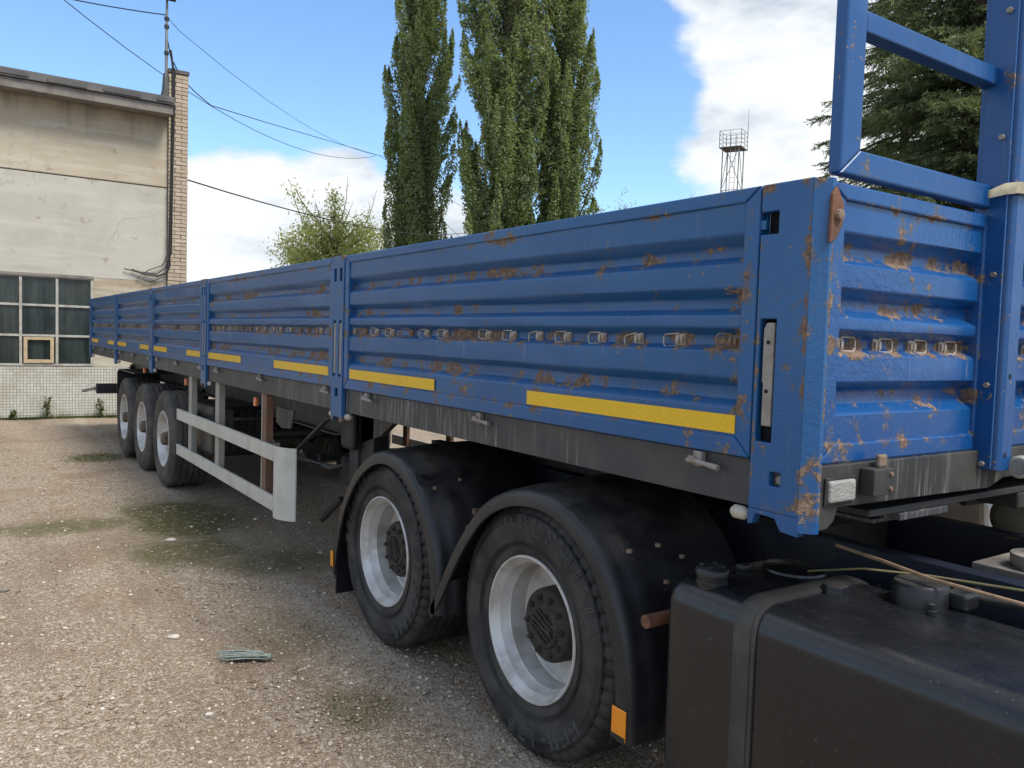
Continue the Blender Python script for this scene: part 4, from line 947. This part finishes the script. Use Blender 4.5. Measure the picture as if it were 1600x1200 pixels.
# hoses and coupling heads
for k, (a, col) in enumerate((((1.35, -.35, 1.18), 'cable_black'), ((1.45, -.42, 1.2), 'cable_black'), ((1.55, -.3, 1.22), 'cable_black'))):
    x, y, z = a; pts = [(x - .25 + .08 * k, -.24, 1.33), (x - .1, y + .02, 1.24 - .03 * k), (x + .12, y, 1.16), (x + .35, y - .15, 1.2 + .03 * k), (x + .45, y - .5, 1.3)]
    MB().tube(pts, .017, 8).build('air_hose', col, TK, 0, 60)
MB().tube([(1.25, .02, 1.17), (1.6, -.12, 1.20), (1.9, -.3, 1.24)], .022, 8).build('support_arm', 'chassis_black', TK, 0, 60)
ch = MB().lathe([(-.06, 0), (-.06, .032), (-.055, .038), (-.03, .038), (-.025, .030), (.05, .032), (.06, .025), (.12, .02), (.12, 0)], 'X', (1.075, -.27, 1.352), 18).build('coupling_head', 'knob_cream', TR, 0, 40)
MB().lathe([(-.062, .001), (-.0625, .022), (-.062, .026)], 'X', (1.075, -.27, 1.352), 18).build('coupling_face', 'galv_steel', ch)
# fuel tank
def rbox(x0, x1, y0, y1, z0, z1, rx, n=6, rend=.05):
    """box rounded along Y edges (radius rx) with softened end at y1"""
    prof = []
    for (cx, cz, a0) in ((x1 - rx, z1 - rx, 0), (x0 + rx, z1 - rx, 90), (x0 + rx, z0 + rx, 180), (x1 - rx, z0 + rx, 270)):
        for k in range(n + 1):
            a = R(a0 + 90 * k / n); prof.append((cx, cz, math.cos(a), math.sin(a)))
    m = MB(); rows = []
    ends = [(y0, 0)] + [(y, 0) for y in np.linspace(y0, y1 - rend, 26)[1:]] + [(y1 - rend + rend * math.sin(a), rend * (1 - math.cos(a))) for a in (.4, .8, 1.2, 1.57)]
    N = len(prof)
    for (y, ins) in ends:
        bul = .004 * math.sin(y * 5.1)
        for (cx, cz, ca, sa) in prof: m.v.append((cx + (rx - ins + bul * .3) * ca, y, cz + (rx - ins + bul * .3) * sa))
    for r_ in range(len(ends) - 1):
        for k in range(N): m.f.append((r_ * N + k, r_ * N + (k + 1) % N, (r_ + 1) * N + (k + 1) % N, (r_ + 1) * N + k))
    m.f = [f[::-1] for f in m.f]
    m.f.append(tuple((len(ends) - 1) * N + k for k in range(N))[::1]); m.f.append(tuple(range(N))[::-1])
    return m
TX0, TX1, TZ0, TZ1 = .02, .60, .30, .975
tk = rbox(TX0, TX1, -1.7, .33, TZ0, TZ1, .085, 8, .045).build('fuel_tank', 'tank_plastic', TK, 0, 50)
def strap(y0, y1, off, mat, nm):
    m = rbox(TX0 - off, TX1 + off, y0, y1, TZ0 - off, TZ1 + off, .085 + off, 8, .004); return m.build(nm, mat, tk, 0, 50)
strap(-.036, .042, .007, 'strap_rubber', 'tank_strap'); strap(-.022, .028, .0105, 'strap_rubber', 'strap_band')
strap(-1.2, -1.12, .007, 'strap_rubber', 'tank_strap')
cp = MB().lathe([(-.045, .0), (-.045, .046), (-.012, .047), (-.010, .050), (.0, .050), (.002, .046), (.012, .047), (.014, .052), (.030, .053), (.036, .049), (.040, .040), (.041, 0)], 'Z', (.098, .205, .985), 28).build('filler_cap', 'black_plastic', tk, 0, 40)
for a in range(4): 
    w = a * math.pi / 2 + .5; MB().box(.098 + .034 * math.cos(w) - .006, .098 + .034 * math.cos(w) + .006, .205 + .034 * math.sin(w) - .006, .205 + .034 * math.sin(w) + .006, 1.025, 1.031).build('cap_grip', 'black_plastic', cp, .002)
MB().lathe([(0, .105), (.008, .102), (.012, .09), (.013, 0)], 'Z', (.46, .165, TZ1), 36).build('sender_lid', 'tank_plastic', tk, 0, 40)
MB().box(.28, .315, .225, .265, TZ1, TZ1 + .02).build('vent_block', 'black_plastic', tk, .005)
MB().lathe([(0, .042), (.024, .039), (.026, 0)], 'Z', (.36, -.055, TZ1), 6).build('hex_plug', 'black_plastic', tk, .003)
rd = MB().lathe([(0, .080), (.058, .078), (.066, .072), (.068, 0)], 'Z', (.50, -.245, TZ1 - .002), 36).build('round_cover', 'black_plastic', tk, 0, 40)
MB().box(.52, .60, -.37, -.30, TZ1 - .001, TZ1 + .05).build('cover_neck', 'black_plastic', rd, .01)
MB().lathe([(0, .014), (.012, .014), (.013, .009), (.03, .009), (.031, 0)], 'Z', (.42, -.325, TZ1), 10).build('valve_stub', 'black_plastic', tk, 0, 40)
MB().tube([(.03, .425, .79), (.42, .425, .79)], .023, 14).build('rusty_bar', 'rusty_pipe', TK, .002, 50)
MB().box(.16, .6, .36, .385, .76, .90).build('tank_bracket', 'chassis_black', TK, .004)
for i, y in enumerate((-.05, -.9)): MB().box(.6, .84, y - .04, y + .04, .70, .78).build('tank_bracket', 'chassis_black', TK, .004)
# loose items lying over the tank
tag(MB().tube([(.53, .06, 1.075), (.50, -.12, 1.07), (.47, -.29, 1.062), (.465, -.55, 1.06), (.44, -1.1, 1.05)], .006, 6).build('copper_tube', 'copper_rod', None, 0, 60), 'long brownish thin rod lying across the tank and frame', 'rod')
tag(MB().tube([(.44, .10, .99), (.50, -.06, 1.03), (.56, -.24, 1.045), (.61, -.40, 1.05), (.66, -.6, 1.06), (.7, -1.2, 1.05)], .004, 6).build('cable_strand', 'green_wire', None, 0, 60), 'thin greenish cable running behind the round tank cover', 'cable')
tag(MB().tube([(.60, -.30, 1.0), (.66, -.45, 1.0), (.72, -.9, 1.0)], .012, 8).build('corrugated_conduit', 'cable_black', None, 0, 60), 'black conduit lying beside the round tank cover', 'conduit')
# webbing strap around the headboard post
m = MB(); prev = None; path = [(.88, FY - .02, 2.235), (.90, FY - .06, 2.25), (.93, FY - .085, 2.255), (1.0, FY - .09, 2.258), (1.07, FY - .085, 2.262), (1.2, FY - .05, 2.27)]
for (x, y, z) in path:
    w = .012 if x < .9 else .018
    m.v += [(x, y, z - w), (x, y, z + w), (x, y + .006, z + w), (x, y + .006, z - w)]
for k in range(len(path) - 1):
    for q in range(4): m.f.append((k * 4 + q, k * 4 + (q + 1) % 4, k * 4 + 4 + (q + 1) % 4, k * 4 + 4 + q))
tag(m.build('webbing_strap', 'webbing', None, 0, 60), 'frayed beige webbing strap tied round the blue headboard post', 'strap')
# frayed brush on the ground
BR = register(thing('brush_head', 'frayed grey-green brush head lying on the gravel', 'brush', (-.63, 2.72, 0)))
m = MB()
for k in range(70):
    u = random.uniform(-1, 1); a = random.uniform(-.16, .18); l = random.uniform(.17, .26)
    s0 = Vector((-.53, 2.655 + u * .03, .006 + random.uniform(0, .022))); d = Vector((-math.cos(.6 + a * 1.0 + u * .05), math.sin(.6 + a + u * .05), random.uniform(-.03, .03)))
    e = s0 + d * l; e.z = max(e.z, .004); m.tube([s0, (s0 + e) / 2 + Vector((0, 0, .006)), e], [.002, .0025, .0015], 4)
m.build('bristles', 'brush_fibre', BR)
MB().tube([(-.535, 2.655, .014), (-.505, 2.637, .014)], .017, 8).build('binding', 'brush_fibre', BR)
MB().tube([(-.505, 2.637, .014), (-.485, 2.625, .012)], .008, 6).build('handle_stub', 'rusty_steel', BR)

# ------------------------------------------------------------------ vegetation
def leaf_quads(cent, size, r, asp=.7, up=0):
    n = len(cent); a = r.normal(size=(n, 3)); a /= np.linalg.norm(a, axis=1, keepdims=True) + 1e-9
    b_ = r.normal(size=(n, 3)); b_ -= (b_ * a).sum(1, keepdims=True) * a; b_ /= np.linalg.norm(b_, axis=1, keepdims=True) + 1e-9
    s = size[:, None]
    return np.stack([cent - a * s, cent + b_ * s * asp * .6 - a * s * .1, cent + a * s, cent - b_ * s * asp * .6 - a * s * .1], 1).reshape(-1, 3)
def tree(name, label, cat, base, group=None): return register(thing(name, label, cat, base, group))
def poplar(label, bx, by, H, Rmax, nb, leaves, seed, lean=0):
    """fastigiate crown: many upswept limbs, each carrying its own spindle-shaped plume of leaves"""
    r = np.random.default_rng(seed); root = tree('poplar_tree', label, 'tree', (bx, by, 0), 'tall poplars behind the trailer')
    trunk = [(bx + .12 * math.sin(k * 1.3 + seed), by + .1 * math.cos(k), H * k / 10) for k in range(10)]
    MB().tube(trunk, [.34 * (1 - k / 10.5) + .03 for k in range(10)], 9).build('trunk', 'bark', root, 0, 60)
    C, Sz, Tn = [], [], []; bm = MB()
    for i in range(nb):
        u = (i + r.uniform(0, 1)) / nb; h0 = H * (.02 + .84 * u); az = i * 2.399 + r.normal(0, .5)
        L = r.uniform(2.6, 5.6) * (1 - .25 * u)
        f = (h0 + L) / H; env = Rmax * (.62 + .38 * math.sin(min(1, f * 1.5) * math.pi * .5)) * (1 if f < .6 else max(.12, 1 - (f - .6) * 1.9))
        rr = env * r.uniform(.25, 1.0) ** .7
        tt = np.linspace(0, 1, 8); out = rr * (1 - (1 - tt) ** 1.9); zz = h0 - .6 + L * tt * 1.05
        px = bx + np.cos(az) * out + np.cumsum(r.normal(0, .045, 8)); py = by + np.sin(az) * out + np.cumsum(r.normal(0, .045, 8))
        bm.tube([(px[k], py[k], zz[k]) for k in range(8)], [.06 * (1 - .8 * t_) * (1 - .5 * u) + .006 for t_ in tt], 5, False)
        wid = r.uniform(.32, .58) * (1.15 - .35 * u); nl = int(leaves / nb * (L / 3.9) * (wid / .37) * r.uniform(.55, 1.3))
        k = np.clip(r.beta(1.5, 1.25, nl), 0, 1) * 1.0 + .03
        rad = wid * np.clip(np.sin(np.clip(k, 0, 1) * math.pi), .03, 1) ** .62 * (1.1 - .45 * k)
        th = r.uniform(0, 6.283, nl); q = r.uniform(0, 1, nl) ** .45
        # leaves bunch into sprays: snap part of them towards spray centres
        ns = max(10, int(L * 11)); sc = r.uniform(.1, 1, ns); st_ = r.uniform(0, 6.283, ns); own = r.integers(0, ns, nl); w_ = (r.uniform(0, 1, nl) < .72)
        k = np.where(w_, sc[own] + r.normal(0, .022, nl), k); th = np.where(w_, st_[own] + r.normal(0, .38, nl), th); q = np.where(w_, np.clip(.72 + r.normal(0, .2, nl), .1, 1.12), q)
        rad = wid * np.clip(np.sin(np.clip(k, 0.02, .98) * math.pi), .05, 1) ** .62 * (1.1 - .45 * k)
        pos = np.stack([np.interp(k, tt, px) + np.cos(th) * rad * q, np.interp(k, tt, py) + np.sin(th) * rad * q, np.interp(k, tt, zz) + (k > 1) * (k - 1) * L + r.normal(0, .06, nl)], -1)
        C.append(pos); Sz.append(r.uniform(.045, .085, nl)); Tn.append(np.clip(r.normal(.52 + .13 * r.normal(), .17, nl), 0, 1))
    bm.build('limbs', 'bark', root, 0, 60)
    C = np.concatenate(C); Sz = np.concatenate(Sz); Tn = np.concatenate(Tn)
    mkobj('crown', npmesh('crown', leaf_quads(C, Sz, r, .95), None, 4, np.repeat(Tn, 4)), 'poplar_leaf', root)
poplar('slim poplar standing alone, left of the other tall ones', 16.95, 34.6, 26, 1.8, 140, 150000, 11)
poplar('broad dense poplar in the middle, right of the slim one', 18.15, 28.8, 26, 2.3, 190, 205000, 12)
poplar('poplar at the right edge of the tall row, beside the cloud', 20.75, 28.1, 25, 1.95, 140, 145000, 13)

def bushy(name, label, bx, by, H, Rr, nb, leaves, seed, mat, lsz, bare=0, z0=.25):
    r = np.random.default_rng(seed); root = tree(name, label, 'tree', (bx, by, 0)); tb_ = MB(); C, Sz, Tn = [], [], []
    tb_.tube([(bx, by, 0), (bx + .1, by, H * .25), (bx, by + .1, H * .5), (bx + .15, by, H * .8)], [.22, .17, .11, .04], 8).build('trunk', 'bark', root, 0, 60)
    bm = MB()
    for i in range(nb):
        h0 = H * r.uniform(z0 * .7, .7); az = r.uniform(0, 6.283); L = H * r.uniform(.18, .36); el = r.uniform(.35, 1.2)
        tt = np.linspace(0, 1, 6); ho = np.cos(el) * L * tt * Rr * (1.3 - .3 * tt); zz = h0 + np.sin(el) * L * tt - (.08 * L * tt ** 3)
        px, py = bx + np.cos(az) * ho + r.normal(0, .07, 6), by + np.sin(az) * ho + r.normal(0, .07, 6)
        bm.tube([(px[k], py[k], zz[k]) for k in range(6)], [.06 * (1 - .85 * q) + .006 for q in tt], 5, False)
        nl = int(leaves / nb * r.uniform(.4, 1.6)); k = r.uniform(.25, 1.05, nl)
        ncl = max(5, int(L * 5)); cl = r.integers(0, ncl, nl); off = r.normal(0, .30, (ncl, 3)); off[:, 2] -= .12
        pos = np.stack([np.interp(k, tt, px), np.interp(k, tt, py), np.interp(k, tt, zz)], -1) + off[cl] + r.normal(0, 1, (nl, 3)) * np.array([.13, .13, .20])
        C.append(pos); Sz.append(r.uniform(.6, 1.2, nl) * lsz); Tn.append(np.clip(r.normal(.45 + .2 * r.normal(), .2, nl), 0, 1))
    for i in range(bare):
        az = r.uniform(0, 6.283); rad = r.uniform(0, H * .22); b0 = Vector((bx + math.cos(az) * rad, by + math.sin(az) * rad, H * r.uniform(.62, .8)))
        l = H * r.uniform(.12, .27); d = Vector((math.cos(az) * .35, math.sin(az) * .35, 1)).normalized()
        bm.tube([b0, b0 + d * l * .5 + Vector((r.normal() * .1, r.normal() * .1, 0)), b0 + d * l], [.035, .022, .008], 4, False)
        for q in range(3):
            s0 = b0 + d * l * r.uniform(.3, .8); bm.tube([s0, s0 + Vector((r.normal() * .4, r.normal() * .4, .55)) * l * .35], [.015, .005], 4, False)
    bm.build('limbs', 'bark', root, 0, 60)
    C = np.concatenate(C); Sz = np.concatenate(Sz); Tn = np.concatenate(Tn)
    mkobj('crown', npmesh('crown', leaf_quads(C, Sz, r, .6), None, 4, np.repeat(Tn, 4)), mat, root)
bushy('willow_tree', 'yellow-green tree with bare twigs on top, beside the slim poplar', 16.2, 43, 10.2, 1.4, 66, 24000, 21, 'willow_leaf', .11, 16)
bushy('young_tree', 'young pale green sapling top showing right of the poplars', 25.2, 29.4, 9.3, .55, 34, 6500, 22, 'willow_leaf', .08, 3)
bushy('young_tree', 'nearly bare twig top showing above the rail beside the steel tower', 31.1, 31.0, 10.1, .35, 22, 900, 23, 'poplar_leaf', .07, 8)
bushy('roadside_bush', 'leafy bush beyond the trailer nose seen under the deck', 12.5, 9.2, 3.0, 1.3, 40, 9000, 24, 'willow_leaf', .06, 0, .1)

def spruce(label, bx, by, H, Rb, seed, nlev):
    r = np.random.default_rng(seed); root = tree('spruce_tree', label, 'tree', (bx, by, 0), 'dark spruces behind the trailer front')
    MB().tube([(bx, by, H * k / 8) for k in range(9)], [.17 * (1 - k / 8.3) + .015 for k in range(9)], 9).build('trunk', 'bark_dark', root, 0, 60)
    bm = MB(); V, Tn = [], []
    for lv in range(nlev):
        h = 1.0 + (H - 1.2) * (lv / nlev) ** .95; Lb = Rb * (1 - (h / H)) ** .75 + .25
        for q in range(int(r.integers(5, 8))):
            az = r.uniform(0, 6.283); L = Lb * r.uniform(.55, 1.12); h_j = r.uniform(-.3, .3); dk = r.uniform(.25, .6); tt = np.linspace(0, 1, 7)
            hx = tt * L; hz = h + h_j + .12 * L * tt - dk * L * tt ** 1.6 + .22 * L * np.clip(tt - .65, 0, 1) * 1.5
            ca, sa = math.cos(az), math.sin(az); pl = [(bx + ca * hx[k], by + sa * hx[k], hz[k]) for k in range(7)]
            bm.tube(pl, [.035 * (1 - .85 * k) + .004 for k in tt], 4, False)
            # side shoots with needles
            ns = int(L * 42)
            k = r.uniform(.06, 1.0, ns); sd_ = r.choice([-1, 1], ns); sl = (.22 + .42 * (1 - k)) * min(1.3, L / 1.6) * r.uniform(.6, 1.2, ns)
            bxp = np.stack([bx + ca * np.interp(k, tt, hx), by + sa * np.interp(k, tt, hx), np.interp(k, tt, hz)], -1)
            fw = np.array([ca, sa, 0.]); sdv = np.array([-sa, ca, 0.])
            dr = fw * .75 + sdv * sd_[:, None] * r.uniform(.4, 1.0, ns)[:, None]; dr[:, 2] = -r.uniform(.1, .75, ns); dr /= np.linalg.norm(dr, axis=1, keepdims=True)
            m_ = 11
            u = np.linspace(.05, 1, m_)[None, :, None]
            P0 = bxp[:, None] + dr[:, None] * sl[:, None, None] * u
            nd = r.normal(size=(ns, m_, 3)) * .5 + dr[:, None] * .85; nd /= np.linalg.norm(nd, axis=2, keepdims=True)
            ln = r.uniform(.045, .10, (ns, m_, 1)); wv = np.cross(nd, r.normal(size=(ns, m_, 3))); wv /= np.linalg.norm(wv, axis=2, keepdims=True) + 1e-9
            wd = .013
            tri = np.stack([P0 - wv * wd, P0 + wv * wd, P0 + nd * ln * 1.15], 2).reshape(-1, 3); V.append(tri)
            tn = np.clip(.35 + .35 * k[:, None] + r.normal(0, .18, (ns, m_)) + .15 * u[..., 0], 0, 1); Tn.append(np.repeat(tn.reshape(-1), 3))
    bm.build('boughs', 'bark_dark', root, 0, 60)
    V = np.concatenate(V); Tn = np.concatenate(Tn)
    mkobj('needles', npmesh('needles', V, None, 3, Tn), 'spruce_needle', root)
spruce('large dark spruce nearest behind the blue headboard frame', 13.0, 6.0, 15.5, 2.7, 31, 92)
spruce('second spruce set back to the right of the largest one', 16.6, 6.6, 16, 3.2, 32, 54)
spruce('far spruce filling the gap left of the largest one', 18.6, 10.6, 17, 3.0, 33, 50)

# grass tufts and weeds
def blades(name, spots, label):
    r = np.random.default_rng(5); V, Tn = [], []
    for (x, y, rx, ry, n_, h) in spots:
        px = x + r.normal(0, rx * .5, n_); py = y + r.normal(0, ry * .5, n_); pz = gz(px, py)
        a = r.uniform(0, 6.283, n_); hh = h * r.uniform(.4, 1.2, n_); w = .0025 + .004 * r.uniform(size=n_)
        ln = r.uniform(.2, .9, n_) * hh; p = np.stack([px, py, pz], -1); d = np.stack([np.cos(a), np.sin(a), 0 * a], -1); s = np.stack([-np.sin(a), np.cos(a), 0 * a], -1) * w[:, None]
        tip = p + d * ln[:, None] + np.array([0, 0, 1]) * hh[:, None]
        V.append(np.stack([p - s, p + s, tip], 1).reshape(-1, 3)); Tn.append(np.repeat(np.clip(r.normal(.45, .2, n_), 0, 1), 3))
    tag(mkobj(name, npmesh(name, np.concatenate(V), None, 3, np.concatenate(Tn)), 'weed_leaf'), label, 'grass', kind='stuff')
sp_ = [(-.3, 10.4, .5, .45, 420, .03), (-.15, 6.2, .55, 1.1, 300, .012), (-.33, 1.9, .2, .22, 50, .02), (.1, 4.6, .5, .5, 120, .014), (-.3, 3.0, .3, .4, 30, .014)]
sp_ += [(x, 15.62, .25, .05, 140, .10) for x in np.arange(-4, 1.2, .42)]
blades('grass', sp_, 'sparse low grass and moss in the gravel')
def weed(x, y, h, label, seed):
    r = np.random.default_rng(seed); root = register(thing('weed_plant', label, 'plant', (x, y, 0), 'weeds along the tiled base')); m = MB(); C = []
    for k in range(6):
        a = r.uniform(0, 6.28); e = Vector((x + math.cos(a) * .12 * h, y - abs(math.sin(a)) * .1 * h, h * r.uniform(.6, 1)))
        m.tube([(x, y, 0), ((x + e.x) / 2, (y + e.y) / 2, e.z * .55), e], [.006, .005, .003], 4, False)
        for q in np.linspace(.25, 1, 14): C.append((x + (e.x - x) * q, y + (e.y - y) * q, e.z * q))
    m.build('stems', 'bark', root); C = np.array(C) + r.normal(0, .025, (len(C), 3))
    mkobj('leaves', npmesh('leaves', leaf_quads(C, r.uniform(.02, .045, len(C)), r, .8), None, 4, np.repeat(np.clip(r.normal(.5, .2, len(C)), 0, 1), 4)), 'weed_leaf', root)
weed(-.46, 15.6, .42, 'taller weed against the tiled base under the vent window', 1); weed(.42, 15.6, .38, 'weed against the tiled base left of the rear wheels', 2); weed(-1.0, 15.6, .18, 'small weed at the left end of the tiled base', 3)

# ------------------------------------------------------------------ steel platform tower
tc = Vector((45.55, 39.8, 0)); TW = register(thing('platform_tower', 'steel lattice tower with a railed platform, far behind the trailer', 'tower', tuple(tc)))
yaw = .42; ex = Vector((math.cos(yaw), math.sin(yaw), 0)); ey = Vector((-math.sin(yaw), math.cos(yaw), 0))
def tp(u, v, z): return tc + ex * u + ey * v + Vector((0, 0, z))
h = .62; g = .80; PZ = 16.15
for (u, v) in ((-h, -h), (h, -h), (h, h), (-h, h)): MB().tube([tp(u, v, 0), tp(u * .97, v * .97, PZ)], .045, 6).build('tower_leg', 'tower_steel', TW)
lvl = [1.5, 4.4, 7.3, 10.2, 13.1]
for i, z in enumerate(lvl):
    cs = [(-h, -h), (h, -h), (h, h), (-h, h)]
    for k in range(4):
        a, b_ = cs[k], cs[(k + 1) % 4]
        MB().tube([tp(*a, z), tp(*b_, z)], .028, 5).build('girt', 'tower_steel', TW)
        z2 = lvl[i + 1] if i < 4 else PZ
        MB().tube([tp(*(a if (k + i) % 2 else b_), z), tp(*(b_ if (k + i) % 2 else a), z2)], .026, 5).build('brace', 'tower_steel', TW)
m = MB(); cs = [(-g, -g), (g, -g), (g, g), (-g, g)]; m.add([tp(*c_, PZ) for c_ in cs] + [tp(*c_, PZ + .07) for c_ in cs], [(3, 2, 1, 0), (4, 5, 6, 7)] + [(k, (k + 1) % 4, 4 + (k + 1) % 4, 4 + k) for k in range(4)]); m.build('platform', 'platform_dark', TW)
for k in range(4):
    a, b_ = cs[k], cs[(k + 1) % 4]
    MB().tube([tp(*a, PZ), tp(*a, PZ + 1.25)], .03, 5).build('railing_post', 'tower_steel', TW)
    mid = ((a[0] + b_[0]) / 2, (a[1] + b_[1]) / 2); MB().tube([tp(*mid, PZ), tp(*mid, PZ + 1.25)], .02, 5).build('railing_post', 'tower_steel', TW)
    for zz in (.35, .65, .95, 1.25): MB().tube([tp(*a, PZ + zz), tp(*b_, PZ + zz)], .017, 5).build('railing_bar', 'tower_steel', TW)
for s in (-.18, .18): MB().tube([tp(-h - .1, s - .2, 0), tp(-h - .1, s - .2, PZ + .9)], .022, 5).build('ladder_rail', 'tower_steel', TW)
for k in range(42): MB().tube([tp(-h - .1, -.38, .3 + k * .38), tp(-h - .1, -.02, .3 + k * .38)], .013, 4).build('rung', 'tower_steel', TW)
MB().tube([tp(g, -g, PZ + 1.2), tp(g, -g, PZ + 2.0), tp(g, -g, PZ + 3.0)], [.03, .02, .01], 5).build('antenna', 'tower_steel', TW)
